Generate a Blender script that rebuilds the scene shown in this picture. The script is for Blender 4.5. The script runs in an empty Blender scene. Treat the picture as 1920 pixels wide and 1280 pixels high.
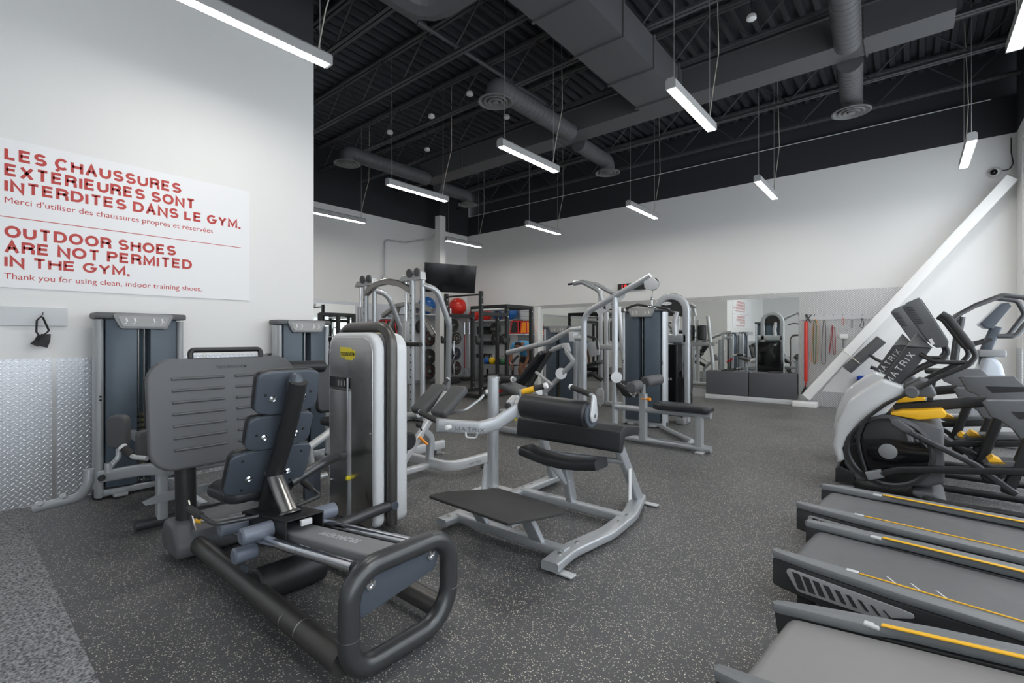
import bpy, bmesh, math, random
from mathutils import Vector as V, Matrix as M
random.seed(7)
sc = bpy.context.scene
COL = sc.collection
PI = math.pi
# ---------------------------------------------------------------- camera, sky, exposure
TH = math.radians(39.8); FPX = 898.0; CX, CY = 960.0, 632.0; EYE = 1.4
cam = bpy.data.objects.new('camera', bpy.data.cameras.new('camera')); COL.objects.link(cam)
cam.location = (0, 0, EYE); cam.rotation_euler = (PI / 2, 0, TH)
cam.data.sensor_width = 36; cam.data.sensor_fit = 'HORIZONTAL'
cam.data.lens = FPX / 1920 * 36; cam.data.shift_y = (CY - 640) / 1920
cam.data.clip_start = 0.05; cam.data.clip_end = 200
sc.camera = cam
world = bpy.data.worlds.new('sky'); sc.world = world; world.use_nodes = True
bg = world.node_tree.nodes['Background']
bg.inputs[0].default_value = (0.86, 0.93, 1.0, 1); bg.inputs[1].default_value = 3.3
sc.view_settings.view_transform = 'Standard'; sc.view_settings.look = 'None'
sc.view_settings.gamma = 1; sc.view_settings.exposure = 0.04; sc.view_settings.use_curve_mapping = False
LAMP = 60.0           # emission of the pendant diffusers
# ---------------------------------------------------------------- measuring: a sight line of the survey photo meets a known plane
_r = V((math.cos(TH), math.sin(TH), 0)); _f = V((-math.sin(TH), math.cos(TH), 0))
def _ray(x, y): return _f + _r * ((x - CX) / FPX) + V((0, 0, (CY - y) / FPX))
def onx(x, y, c): d = _ray(x, y); return V((0, 0, EYE)) + d * (c / d.x)
def ony(x, y, c): d = _ray(x, y); return V((0, 0, EYE)) + d * (c / d.y)
def onz(x, y, c): d = _ray(x, y); return V((0, 0, EYE)) + d * ((c - EYE) / d.z)
# ---------------------------------------------------------------- materials
def nodes(m): return m.node_tree.nodes, m.node_tree.links
def mat(name, col, rough=0.5, metal=0.0, spec=0.5, bump=0.0, bscale=60, var=0.0, vscale=8, coat=0.0, emit=None, es=0, alpha=None, trans=0):
    m = bpy.data.materials.new(name); m.use_nodes = True
    N, L = nodes(m); b = N['Principled BSDF']
    c = (*col, 1) if len(col) == 3 else col
    b.inputs['Base Color'].default_value = c; b.inputs['Roughness'].default_value = rough
    b.inputs['Metallic'].default_value = metal; b.inputs['Specular IOR Level'].default_value = spec
    b.inputs['Coat Weight'].default_value = coat; b.inputs['Transmission Weight'].default_value = trans
    tc = N.new('ShaderNodeTexCoord')
    if bump:
        n = N.new('ShaderNodeTexNoise'); n.inputs['Scale'].default_value = bscale; n.inputs['Detail'].default_value = 3
        L.new(tc.outputs['Object'], n.inputs['Vector'])
        bp = N.new('ShaderNodeBump'); bp.inputs['Strength'].default_value = bump; bp.inputs['Distance'].default_value = 0.002
        L.new(n.outputs['Fac'], bp.inputs['Height']); L.new(bp.outputs[0], b.inputs['Normal'])
    if var:
        n = N.new('ShaderNodeTexNoise'); n.inputs['Scale'].default_value = vscale; n.inputs['Detail'].default_value = 4
        L.new(tc.outputs['Object'], n.inputs['Vector'])
        r = N.new('ShaderNodeMapRange'); r.inputs['To Min'].default_value = max(0.02, rough - var); r.inputs['To Max'].default_value = min(1, rough + var)
        L.new(n.outputs['Fac'], r.inputs[0]); L.new(r.outputs[0], b.inputs['Roughness'])
    if emit: b.inputs['Emission Color'].default_value = (*emit, 1); b.inputs['Emission Strength'].default_value = es
    return m
SILVER = mat('silver_paint', (0.50, 0.52, 0.54), 0.36, 0.55, bump=0.04, bscale=400, var=0.06)
LSILV = mat('pale_silver_paint', (0.62, 0.63, 0.64), 0.4, 0.4, var=0.06)
CHROME = mat('polished_chrome', (0.75, 0.76, 0.78), 0.12, 1.0, var=0.05)
STEEL = mat('brushed_steel', (0.50, 0.49, 0.48), 0.3, 1.0, bump=0.05, bscale=200, var=0.08)
GUN = mat('dark_tube_paint', (0.085, 0.087, 0.090), 0.33, 0.6, var=0.09, vscale=5)
GUN2 = mat('worn_tube_paint', (0.11, 0.105, 0.10), 0.36, 0.7, var=0.12, vscale=12)
BLACK = mat('black_paint', (0.018, 0.018, 0.019), 0.45, 0.0, var=0.08)
RACK = mat('black_rack_steel', (0.028, 0.028, 0.030), 0.5, 0.3)
VINYL = mat('black_vinyl', (0.022, 0.023, 0.026), 0.42, 0.0, bump=0.25, bscale=500, var=0.05)
GVINYL = mat('charcoal_vinyl', (0.085, 0.087, 0.09), 0.55, 0.0, bump=0.3, bscale=400)
PLASTIC = mat('dark_grey_plastic', (0.108, 0.111, 0.117), 0.5, 0.0, bump=0.15, bscale=700, var=0.05)
SLATE = mat('slate_blue_plastic', (0.072, 0.085, 0.105), 0.42, 0.1, bump=0.1, bscale=700, var=0.05)
SHROUD = mat('blue_grey_shroud', (0.072, 0.096, 0.122), 0.38, 0.1, bump=0.06, bscale=500, var=0.05)
BLUEROLL = mat('grey_blue_roller', (0.16, 0.18, 0.225), 0.4, 0.1)
LPLASTIC = mat('pale_grey_plastic', (0.60, 0.61, 0.62), 0.35, 0.0, coat=0.2)
MPLASTIC = mat('mid_grey_plastic', (0.24, 0.245, 0.25), 0.42, 0.0)
RUBBER = mat('grip_rubber', (0.035, 0.034, 0.034), 0.75, 0.0, bump=0.3, bscale=300)
WHITEP = mat('white_plastic', (0.80, 0.80, 0.79), 0.45)
YELLOW = mat('yellow_plastic', (0.92, 0.50, 0.02), 0.4)
ORANGE = mat('orange_plastic', (0.90, 0.30, 0.01), 0.4)
LEMON = mat('lemon_plastic', (0.85, 0.70, 0.04), 0.4)
INK = mat('dark_ink', (0.012, 0.012, 0.014), 0.5)
GINK = mat('grey_ink', (0.10, 0.11, 0.13), 0.5)
WINK = mat('white_ink', (0.75, 0.75, 0.75), 0.5)
CARD = mat('placard_grey', (0.30, 0.30, 0.29), 0.35)
SCREEN = mat('black_screen', (0.004, 0.004, 0.005), 0.12)
SMOKED = mat('smoked_acrylic', (0.006, 0.006, 0.007), 0.08, coat=0.3)
MIRROR = mat('mirror_glass', (0.86, 0.88, 0.86), 0.01, 1.0)
WHITEWALL = mat('white_wall_paint', (0.80, 0.795, 0.78), 0.7, bump=0.08, bscale=250)
BLACKWALL = mat('black_wall_paint', (0.026, 0.027, 0.031), 0.75, bump=0.08, bscale=250)
CEILBLK = mat('black_deck_paint', (0.038, 0.040, 0.046), 0.6)
JOISTM = mat('joist_paint', (0.075, 0.076, 0.080), 0.5)
DIFFM = mat('diffuser_grey_paint', (0.15, 0.15, 0.15), 0.5)
DUCTBLK = mat('charcoal_duct_paint', (0.085, 0.086, 0.090), 0.55, bump=0.1, bscale=80)
SIGNW = mat('sign_panel_white', (0.84, 0.84, 0.85), 0.45)
SIGNRED = mat('sign_red', (0.50, 0.045, 0.035), 0.5)
RED = mat('red_paint', (0.55, 0.02, 0.02), 0.4)
LAMPMAT = mat('lit_diffuser', (1, 1, 1), 0.5, emit=(1.0, 0.965, 0.91), es=LAMP)
LAMPBODY = mat('grey_lamp_housing', (0.36, 0.36, 0.36), 0.5)
WIRE = mat('steel_wire', (0.42, 0.42, 0.42), 0.4, 0.6)
CORD = mat('beige_cord', (0.45, 0.42, 0.36), 0.6)
LEDRED = mat('red_led', (0.2, 0, 0), 0.5, emit=(1, 0.03, 0.03), es=2.0)
BLUEBALL = mat('blue_rubber_ball', (0.01, 0.10, 0.32), 0.3)
REDBALL = mat('red_rubber_ball', (0.62, 0.03, 0.02), 0.3)
IRON = mat('cast_iron', (0.045, 0.044, 0.042), 0.6, 0.1, bump=0.2, bscale=90)
def glass_mat():
    m = bpy.data.materials.new('window_glass'); m.use_nodes = True; N, L = nodes(m)
    N.remove(N['Principled BSDF']); o = N['Material Output']
    t = N.new('ShaderNodeBsdfTransparent'); g = N.new('ShaderNodeBsdfGlossy'); g.inputs['Roughness'].default_value = 0.02
    x = N.new('ShaderNodeMixShader'); x.inputs[0].default_value = 0.05; L.new(t.outputs[0], x.inputs[1]); L.new(g.outputs[0], x.inputs[2]); L.new(x.outputs[0], o.inputs[0])
    return m
GLASS = glass_mat()
def floor_mat():
    m = mat('speckled_rubber', (0.03, 0.03, 0.03), 0.5); N, L = nodes(m); b = N['Principled BSDF']
    tc = N.new('ShaderNodeTexCoord')
    vo = N.new('ShaderNodeTexVoronoi'); vo.inputs['Scale'].default_value = 118; vo.inputs['Randomness'].default_value = 1
    L.new(tc.outputs['Object'], vo.inputs['Vector'])
    # a fleck where the cell's random value is high and the point is close to the cell centre
    sx = N.new('ShaderNodeSeparateColor'); L.new(vo.outputs['Color'], sx.inputs[0])
    th = N.new('ShaderNodeMath'); th.operation = 'GREATER_THAN'; th.inputs[1].default_value = 0.58; L.new(sx.outputs[0], th.inputs[0])
    dd = N.new('ShaderNodeMapRange'); dd.inputs['From Min'].default_value = 0.24; dd.inputs['From Max'].default_value = 0.40; dd.inputs['To Min'].default_value = 1; dd.inputs['To Max'].default_value = 0
    L.new(vo.outputs['Distance'], dd.inputs[0])
    mu = N.new('ShaderNodeMath'); mu.operation = 'MULTIPLY'; L.new(th.outputs[0], mu.inputs[0]); L.new(dd.outputs[0], mu.inputs[1])
    fc = N.new('ShaderNodeValToRGB'); fc.color_ramp.elements[0].color = (0.45, 0.43, 0.38, 1); fc.color_ramp.elements[1].color = (0.85, 0.78, 0.64, 1)
    L.new(sx.outputs[1], fc.inputs[0])
    n1 = N.new('ShaderNodeTexNoise'); n1.inputs['Scale'].default_value = 1.1; n1.inputs['Detail'].default_value = 5; L.new(tc.outputs['Object'], n1.inputs['Vector'])
    br = N.new('ShaderNodeValToRGB'); br.color_ramp.elements[0].position = 0.3; br.color_ramp.elements[0].color = (0.052, 0.053, 0.056, 1)
    br.color_ramp.elements[1].position = 0.75; br.color_ramp.elements[1].color = (0.115, 0.116, 0.119, 1)
    L.new(n1.outputs['Fac'], br.inputs[0])
    n2 = N.new('ShaderNodeTexNoise'); n2.inputs['Scale'].default_value = 240; L.new(tc.outputs['Object'], n2.inputs['Vector'])
    ov = N.new('ShaderNodeMix'); ov.data_type = 'RGBA'; ov.blend_type = 'OVERLAY'; ov.inputs[0].default_value = 0.5
    L.new(br.outputs[0], ov.inputs[6]); L.new(n2.outputs['Color'], ov.inputs[7])
    mx = N.new('ShaderNodeMix'); mx.data_type = 'RGBA'; L.new(mu.outputs[0], mx.inputs[0]); L.new(ov.outputs[2], mx.inputs[6]); L.new(fc.outputs[0], mx.inputs[7])
    L.new(mx.outputs[2], b.inputs['Base Color'])
    rr = N.new('ShaderNodeMapRange'); rr.inputs['To Min'].default_value = 0.36; rr.inputs['To Max'].default_value = 0.62; L.new(n1.outputs['Fac'], rr.inputs[0]); L.new(rr.outputs[0], b.inputs['Roughness'])
    bp = N.new('ShaderNodeBump'); bp.inputs['Strength'].default_value = 0.25; bp.inputs['Distance'].default_value = 0.002
    L.new(n2.outputs['Fac'], bp.inputs['Height']); L.new(bp.outputs[0], b.inputs['Normal'])
    return m
def carpet_mat():
    m = mat('grey_carpet', (0.1, 0.1, 0.1), 0.95, spec=0.1); N, L = nodes(m); b = N['Principled BSDF']
    tc = N.new('ShaderNodeTexCoord')
    w = N.new('ShaderNodeTexVoronoi'); w.inputs['Scale'].default_value = 150; L.new(tc.outputs['Object'], w.inputs['Vector'])
    n = N.new('ShaderNodeTexNoise'); n.inputs['Scale'].default_value = 85; n.inputs['Detail'].default_value = 5; L.new(tc.outputs['Object'], n.inputs['Vector'])
    c = N.new('ShaderNodeValToRGB'); c.color_ramp.elements[0].position = 0.35; c.color_ramp.elements[0].color = (0.10, 0.10, 0.104, 1); c.color_ramp.elements[1].position = 0.7; c.color_ramp.elements[1].color = (0.46, 0.46, 0.47, 1)
    L.new(n.outputs['Fac'], c.inputs[0]); L.new(c.outputs[0], b.inputs['Base Color'])
    bp = N.new('ShaderNodeBump'); bp.inputs['Strength'].default_value = 1; bp.inputs['Distance'].default_value = 0.004
    L.new(w.outputs['Distance'], bp.inputs['Height']); L.new(bp.outputs[0], b.inputs['Normal'])
    return m
def plate_mat(name, ax, col=(0.80, 0.81, 0.83)):
    # diamond tread plate: raised lozenges alternating at +-45 degrees on a wall whose in-plane axes are ax and Z
    m = mat(name, col, 0.3, 0.9); N, L = nodes(m); b = N['Principled BSDF']
    tc = N.new('ShaderNodeTexCoord'); sp = N.new('ShaderNodeSeparateXYZ'); L.new(tc.outputs['Object'], sp.inputs[0])
    def mt(op, a, bb=None, c=None):
        q = N.new('ShaderNodeMath'); q.operation = op
        for i, z in enumerate((a, bb, c)):
            if z is None: continue
            if isinstance(z, (int, float)): q.inputs[i].default_value = z
            else: L.new(z, q.inputs[i])
        return q.outputs[0]
    P = 0.046
    def loz(off, sgn):
        u = mt('ADD', mt('DIVIDE', sp.outputs[ax], P), off); v = mt('ADD', mt('DIVIDE', sp.outputs[2], P), off)
        fu = mt('SUBTRACT', mt('FRACT', u), 0.5); fv = mt('SUBTRACT', mt('FRACT', v), 0.5)
        a = mt('MULTIPLY', mt('ADD', fu, mt('MULTIPLY', fv, sgn)), 0.707)
        c = mt('MULTIPLY', mt('SUBTRACT', fv, mt('MULTIPLY', fu, sgn)), 0.707)
        e = mt('ADD', mt('POWER', mt('ABSOLUTE', mt('DIVIDE', a, 0.36)), 2.0), mt('POWER', mt('ABSOLUTE', mt('DIVIDE', c, 0.105)), 2.0))
        return mt('MAXIMUM', mt('SUBTRACT', 1.0, e), 0.0)
    h = mt('MAXIMUM', loz(0.0, 1.0), loz(0.5, -1.0))
    bp = N.new('ShaderNodeBump'); bp.inputs['Strength'].default_value = 0.55; bp.inputs['Distance'].default_value = 0.005
    cm_ = N.new('ShaderNodeMix'); cm_.data_type = 'RGBA'; cm_.inputs[6].default_value = (col[0] * .66, col[1] * .67, col[2] * .69, 1); cm_.inputs[7].default_value = (min(1, col[0] * 1.35), min(1, col[1] * 1.35), min(1, col[2] * 1.35), 1)
    L.new(mt('MINIMUM', mt('MULTIPLY', h, 2.0), 1.0), cm_.inputs[0]); L.new(cm_.outputs[2], b.inputs['Base Color'])
    L.new(mt('SQRT', h), bp.inputs['Height']); L.new(bp.outputs[0], b.inputs['Normal'])
    n = N.new('ShaderNodeTexNoise'); n.inputs['Scale'].default_value = 1.6; n.inputs['Detail'].default_value = 3; L.new(tc.outputs['Object'], n.inputs['Vector'])
    rr = N.new('ShaderNodeMapRange'); rr.inputs['To Min'].default_value = 0.24; rr.inputs['To Max'].default_value = 0.46; L.new(n.outputs['Fac'], rr.inputs[0]); L.new(rr.outputs[0], b.inputs['Roughness'])
    return m
FLOORM, CARPETM = floor_mat(), carpet_mat()
PLATEY, PLATEX = plate_mat('tread_plate_side', 1), plate_mat('tread_plate_back', 0, (0.84, 0.84, 0.82))
# ---------------------------------------------------------------- mesh builder
def fillet(pts, r, closed=False, n=6):
    pts = [V(p) for p in pts]
    if not r: return pts
    out = []; m = len(pts)
    for i, p in enumerate(pts):
        if not closed and i in (0, m - 1): out.append(p); continue
        a, c = pts[i - 1], pts[(i + 1) % m]
        rr = r[i] if isinstance(r, (list, tuple)) else r
        da, dc = (a - p), (c - p); la, lc = da.length, dc.length
        if la < 1e-6 or lc < 1e-6: out.append(p); continue
        da /= la; dc /= lc; ang = da.angle(dc)
        if ang > PI - 0.02 or rr <= 0: out.append(p); continue
        t = min(rr / math.tan(ang / 2), la * 0.49, lc * 0.49)
        R = t * math.tan(ang / 2); bis = (da + dc).normalized(); ctr = p + bis * (R / math.sin(ang / 2))
        s, e = p + da * t - ctr, p + dc * t - ctr; w = s.angle(e)
        for k in range(n + 1):
            f = k / n
            out.append(ctr + (s * math.sin((1 - f) * w) + e * math.sin(f * w)) / math.sin(w))
    return out
ORG = {}
class MB:
    def __init__(s): s.v = []; s.f = []
    def add(s, vs, fs):
        o = len(s.v); s.v += [V(p) for p in vs]; s.f += [tuple(i + o for i in q) for q in fs]; return s
    def bm(s, b):
        b.verts.ensure_lookup_table(); b.verts.index_update()
        s.add([p.co.copy() for p in b.verts], [[q.index for q in f.verts] for f in b.faces]); b.free(); return s
    def box(s, lo, hi):
        (a, b, c), (d, e, f) = lo, hi
        return s.add([(a, b, c), (d, b, c), (d, e, c), (a, e, c), (a, b, f), (d, b, f), (d, e, f), (a, e, f)], [(0, 3, 2, 1), (4, 5, 6, 7), (0, 1, 5, 4), (1, 2, 6, 5), (2, 3, 7, 6), (3, 0, 4, 7)])
    def rbox(s, c, size, r=0.01, rot=None, seg=3):
        b = bmesh.new(); bmesh.ops.create_cube(b, size=1)
        bmesh.ops.scale(b, vec=size, verts=b.verts)
        r = min(r, min(size) * 0.49)
        bmesh.ops.bevel(b, geom=b.edges[:], offset=r, segments=seg, affect='EDGES', profile=0.5)
        mx = M.Translation(V(c)) @ (rot.to_4x4() if rot else M.Identity(4))
        bmesh.ops.transform(b, matrix=mx, verts=b.verts); return s.bm(b)
    def loft(s, rings, closed=False, cap=True):
        n = len(rings[0]); o = len(s.v)
        for r in rings: s.v += [V(p) for p in r]
        m = len(rings)
        for i in range(m if closed else m - 1):
            a, b = o + i * n, o + ((i + 1) % m) * n
            for k in range(n): s.f.append((a + k, a + (k + 1) % n, b + (k + 1) % n, b + k))
        if cap and not closed:
            s.f.append(tuple(o + k for k in reversed(range(n)))); s.f.append(tuple(o + (m - 1) * n + k for k in range(n)))
        return s
    def sweep(s, path, sec, bend=0, closed=False, up=None, nb=6, cap=True, scales=None):
        P = fillet(path, bend, closed, nb); m = len(P)
        T = []
        for i in range(m):
            a = P[i - 1] if (i or closed) else P[0]; c = P[(i + 1) % m] if (i < m - 1 or closed) else P[-1]
            T.append((c - a).normalized())
        if up and abs(V(up).normalized().dot(T[0])) > .97: up = (1, 0, 0) if abs(T[0].x) < .9 else (0, 1, 0)
        u = V(up) if up else (V((0, 0, 1)) if abs(T[0].z) < 0.9 else V((1, 0, 0)))
        x = (u - T[0] * u.dot(T[0])).normalized(); rings = []
        for i in range(m):
            if up and abs(V(up).dot(T[i])) < 0.97: x = (V(up) - T[i] * V(up).dot(T[i])).normalized()
            else: x = (x - T[i] * x.dot(T[i])).normalized()
            y = T[i].cross(x); k = scales[i] if scales else 1
            rings.append([P[i] + (x * a + y * b) * k for a, b in sec])
        return s.loft(rings, closed, cap)
    def tube(s, path, r, bend=0, closed=False, n=14, nb=6, cap=True):
        return s.sweep(path, [(r * math.cos(2 * PI * k / n), r * math.sin(2 * PI * k / n)) for k in range(n)], bend, closed, None, nb, cap)
    def bar(s, path, h, w, bend=0, up=(0, 0, 1), r=None, closed=False):      # rectangular tube, h along up, w across
        r = min(h, w) * 0.22 if r is None else r; a, b = h / 2, w / 2; q = []
        for sx, sy in ((1, 1), (-1, 1), (-1, -1), (1, -1)):
            k0 = {(1, 1): 0, (-1, 1): 1, (-1, -1): 2, (1, -1): 3}[(sx, sy)]
            for j in range(4):
                t = (k0 + j / 3) * PI / 2; q.append((sx * (a - r) + r * math.cos(t), sy * (b - r) + r * math.sin(t)))
        return s.sweep(path, q, bend, closed, up)
    def cyl(s, p0, p1, r, r2=None, n=24, ch=0.0):
        p0, p1 = V(p0), V(p1); ax = (p1 - p0); L = ax.length; r2 = r if r2 is None else r2
        pr = [(r - ch, 0), (r, ch), (r2, L - ch), (r2 - ch, L)] if ch else [(r, 0), (r2, L)]
        return s.lathe(pr, p0, ax, n)
    def lathe(s, prof, o, ax, n=24):
        o = V(o); ax = V(ax).normalized(); q = V((0, 0, 1)) if abs(ax.z) < 0.9 else V((1, 0, 0))
        x = ax.cross(q).normalized(); y = ax.cross(x)
        return s.loft([[o + ax * h + (x * math.cos(2 * PI * k / n) + y * math.sin(2 * PI * k / n)) * max(r, 1e-4) for k in range(n)] for r, h in prof])
    def slab(s, pts, ext, r=0.0, corner=0.0, seg=3, nb=6):                    # closed outline extruded by ext, edges rounded by r
        P = fillet(pts, corner, True, nb) if corner else [V(p) for p in pts]
        ext = V(ext); b = bmesh.new(); n = len(P)
        v0 = [b.verts.new(p) for p in P]; v1 = [b.verts.new(p + ext) for p in P]
        f0 = b.faces.new(v0[::-1]); f1 = b.faces.new(v1)
        for i in range(n): b.faces.new((v0[i], v0[(i + 1) % n], v1[(i + 1) % n], v1[i]))
        bmesh.ops.recalc_face_normals(b, faces=b.faces[:])
        if r:
            es = list(set(list(f0.edges) + list(f1.edges)))
            bmesh.ops.bevel(b, geom=es, offset=min(r, ext.length * 0.48), segments=seg, affect='EDGES', profile=0.5, clamp_overlap=True)
        return s.bm(b)
    def ball(s, c, r, sc3=(1, 1, 1), n=24):
        b = bmesh.new(); bmesh.ops.create_uvsphere(b, u_segments=n, v_segments=n // 2, radius=1)
        bmesh.ops.scale(b, vec=[r * k for k in sc3], verts=b.verts); bmesh.ops.translate(b, vec=V(c), verts=b.verts); return s.bm(b)
    def build(s, name, m, parent=None, ang=38, label=None):
        root = parent
        while root and root.parent: root = root.parent
        o = ORG.get(root.name, V((0, 0, 0))) if root else V((0, 0, 0))
        me = bpy.data.meshes.new(name); me.from_pydata([p - o for p in s.v], [], s.f); me.validate()
        b = bmesh.new(); b.from_mesh(me); bmesh.ops.recalc_face_normals(b, faces=b.faces[:]); b.to_mesh(me); b.free()
        for mm in (m if isinstance(m, (list, tuple)) else [m]): me.materials.append(mm)
        me.polygons.foreach_set('use_smooth', [True] * len(me.polygons)); me.set_sharp_from_angle(angle=math.radians(ang))
        ob = bpy.data.objects.new(name, me); COL.objects.link(ob)
        if parent: ob.parent = parent
        if label: ob['label'] = label
        return ob
def tag(o, label, cat, group=None, kind=None):
    o['label'] = label; o['category'] = cat
    if group: o['group'] = group
    if kind: o['kind'] = kind
    return o
def thing(name, label, cat, loc=(0, 0, 0), group=None):
    o = bpy.data.objects.new(name, None); COL.objects.link(o); o.location = loc; o.empty_display_size = 0.1
    ORG[o.name] = V(loc); return tag(o, label, cat, group)
def struct(mb, name, m, **k):
    o = mb.build(name, m, **k); o['kind'] = 'structure'; return o
def copy_tree(o, loc=None, rot=None, label=None, parent=None):
    c = o.copy(); COL.objects.link(c)
    if parent: c.parent = parent
    if loc is not None: c.location = loc
    if rot is not None: c.rotation_euler = rot
    if label: c['label'] = label
    for ch in [x for x in o.children]: copy_tree(ch, parent=c)
    return c
def text(mb, s, o, u, v, size, depth=0.001, bold=0.0, sx=1.0, align='LEFT', sp=1.0):   # letters as solid meshes: u reads along, v up, o baseline
    if s == 'MATRIX': return caps(mb, s, o, u, v, size * .72, .135, 1.08 * sx / 1.2, .30 * sp, depth + .0006)
    cu = bpy.data.curves.new('t', 'FONT'); cu.body = s; cu.size = 1; cu.extrude = depth / size / 2; cu.offset = bold; cu.align_x = align; cu.space_character = sp
    cu.resolution_u = 4
    ob = bpy.data.objects.new('t', cu); me = bpy.data.meshes.new_from_object(ob)
    u = V(u).normalized(); v = V(v).normalized(); w = u.cross(v)
    mb.add([V(o) + u * (p.co.x * size * sx) + v * (p.co.y * size) + w * (p.co.z * size + depth / 2) for p in me.vertices], [tuple(f.vertices) for f in me.polygons])
    bpy.data.objects.remove(ob); bpy.data.curves.remove(cu); bpy.data.meshes.remove(me); return mb
# wide grotesque capitals drawn as strokes (unit cap height): polylines, arcs given as ('a', cx, cy, rx, ry, from, to)
GL = {'A': (.78, [[(0, 0), (.39, 1), (.78, 0)], [(.15, .33), (.63, .33)]]), 'C': (.82, [[('a', .42, .5, .42, .5, 42, 318)]]), 'D': (.78, [[(0, 0), (0, 1), (.36, 1), ('a', .36, .5, .42, .5, 90, -90), (0, 0)]]),
      'E': (.66, [[(.66, 1), (0, 1), (0, 0), (.66, 0)], [(0, .52), (.60, .52)]]), 'G': (.86, [[('a', .43, .5, .43, .5, 45, 335), (.86, .46), (.48, .46)]]), 'H': (.74, [[(0, 0), (0, 1)], [(.74, 0), (.74, 1)], [(0, .52), (.74, .52)]]),
      'I': (.0, [[(0, 0), (0, 1)]]), 'L': (.58, [[(0, 1), (0, 0), (.58, 0)]]), 'M': (.88, [[(0, 0), (0, 1), (.44, .12), (.88, 1), (.88, 0)]]), 'N': (.74, [[(0, 0), (0, 1), (.74, 0), (.74, 1)]]),
      'O': (.90, [[('a', .45, .5, .45, .5, 0, 360)]]), 'P': (.68, [[(0, 0), (0, 1), (.42, 1), ('a', .42, .73, .26, .27, 90, -90), (0, .46)]]), 'R': (.72, [[(0, 0), (0, 1), (.44, 1), ('a', .44, .75, .25, .25, 90, -90), (0, .5)], [(.40, .5), (.60, .42), (.68, .28), (.70, 0)]]),
      'S': (.70, [[('a', .35, .74, .32, .26, 25, 268), ('a', .35, .25, .35, .25, 88, -155)]]), 'T': (.72, [[(0, 1), (.72, 1)], [(.36, 1), (.36, 0)]]), 'U': (.74, [[(0, 1), (0, .36), ('a', .37, .36, .37, .36, 180, 360), (.74, 1)]]),
      'X': (.76, [[(0, 1), (.76, 0)], [(.76, 1), (0, 0)]]), 'Y': (.76, [[(0, 1), (.38, .44), (.76, 1)], [(.38, .44), (.38, 0)]]), '.': (.0, [[(0, -.09), (0, .09)]]), ' ': (.30, [])}
GL['\u00c9'] = (.66, GL['E'][1] + [[(.26, 1.16), (.48, 1.34)]])
def caps(mb, s, o, u, v, h, w=.19, sx=1.0, gap=.26, depth=.001):
    o = V(o); u = V(u).normalized(); v = V(v).normalized(); nn = u.cross(v); x = w / 2
    for ch in s:
        adv, strokes = GL[ch]
        for st in strokes:
            P = []
            for q in st:
                if q[0] == 'a':
                    _, cx, cy, rx, ry, a, b = q; k = max(6, int(abs(b - a) / 12))
                    P += [(cx + rx * math.cos(math.radians(a + (b - a) * i / k)), cy + ry * math.sin(math.radians(a + (b - a) * i / k))) for i in range(k + 1)]
                else: P.append(q)
            # squeeze so the outer edge of every stroke keeps to the cap height
            P = [((p[0] * sx) + x, p[1] * (1 - w) + w / 2 if 0 <= p[1] <= 1 else p[1]) for p in P]
            if ch in 'AHIMNPRTUXYLDE\u00c9': P = [(a, (-w * .0 if b <= w / 2 + 1e-6 and ch not in 'UDLE\u00c9' else b)) for a, b in P]
            P = [p for i, p in enumerate(P) if i == 0 or math.hypot(p[0] - P[i - 1][0], p[1] - P[i - 1][1]) > 1e-4]
            cl = math.hypot(P[0][0] - P[-1][0], P[0][1] - P[-1][1]) < 1e-3
            if cl: P = P[:-1]
            n = len(P); Lf, Rt = [], []
            for i, p in enumerate(P):
                a = P[i - 1] if (i or cl) else None; c = P[(i + 1) % n] if (i < n - 1 or cl) else None
                d1 = V((p[0] - a[0], p[1] - a[1])).normalized() if a else None; d2 = V((c[0] - p[0], c[1] - p[1])).normalized() if c else None
                d1 = d1 or d2; d2 = d2 or d1; m1 = V((-d1.y, d1.x)) + V((-d2.y, d2.x)); L2 = m1.length_squared
                m1 = m1 * (2 / max(L2, .55)) * (w / 2) if L2 > 1e-6 else V((-d1.y, d1.x)) * (w / 2)
                m1 = m1 * 1.0
                Lf.append((p[0] + m1.x, p[1] + m1.y)); Rt.append((p[0] - m1.x, p[1] - m1.y))
            vs, fs = [], []
            for a, b in zip(Lf, Rt):
                for (X, Y) in (a, b): vs += [o + u * (X * h) + v * (Y * h) + nn * depth]
            for i in range(n if cl else n - 1): j = (i + 1) % n; fs.append((2 * i, 2 * i + 1, 2 * j + 1, 2 * j))
            mb.add(vs, fs)
        x += adv * sx + (gap + (w if ch != ' ' else 0)) * (1 if True else 1)
    mb.adv = (x - gap - w / 2) * h
    return mb
def bolts(mb, pts, nrm, r=0.012, h=0.01):
    for p in pts: mb.cyl(V(p), V(p) + V(nrm).normalized() * h, r, n=10, ch=0.002)
    return mb
# ================================================================ THE ROOM
XL, XF, XR, YB, YE, YS = -5.6, -11.5, 1.35, 11.5, 2.94, -3.0      # sign wall, far wall, window wall, back wall, end of sign wall, front wall
ZB, ZT = 4.81, 6.5                                              # white paint stops at ZB, deck above
struct(MB().box((XF - .2, YS - .2, -.12), (XR + .2, YB + .2, 0)), 'floor', FLOORM)
o = struct(MB().box((XL, YS, 0), (XR, 0.42, 0.008)), 'floor_carpet', CARPETM)
struct(MB().box((XF - .2, YS, 0), (XL, YE, 4.92)), 'wall_left', WHITEWALL)
struct(MB().box((XF - .2, YS, 4.92), (XL, YE, ZT)), 'wall_left_band', BLACKWALL)
m = MB().box((XF - .2, YE, 0), (XF, 7.42, ZB + .0)); m.box((XF - .2, 7.42, 0), (XF - .06, YB, ZB)); struct(m, 'wall_far', WHITEWALL)
struct(MB().box((XF - .2, YE, ZB), (XF, YB, ZT)), 'wall_far_band', BLACKWALL)
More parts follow.
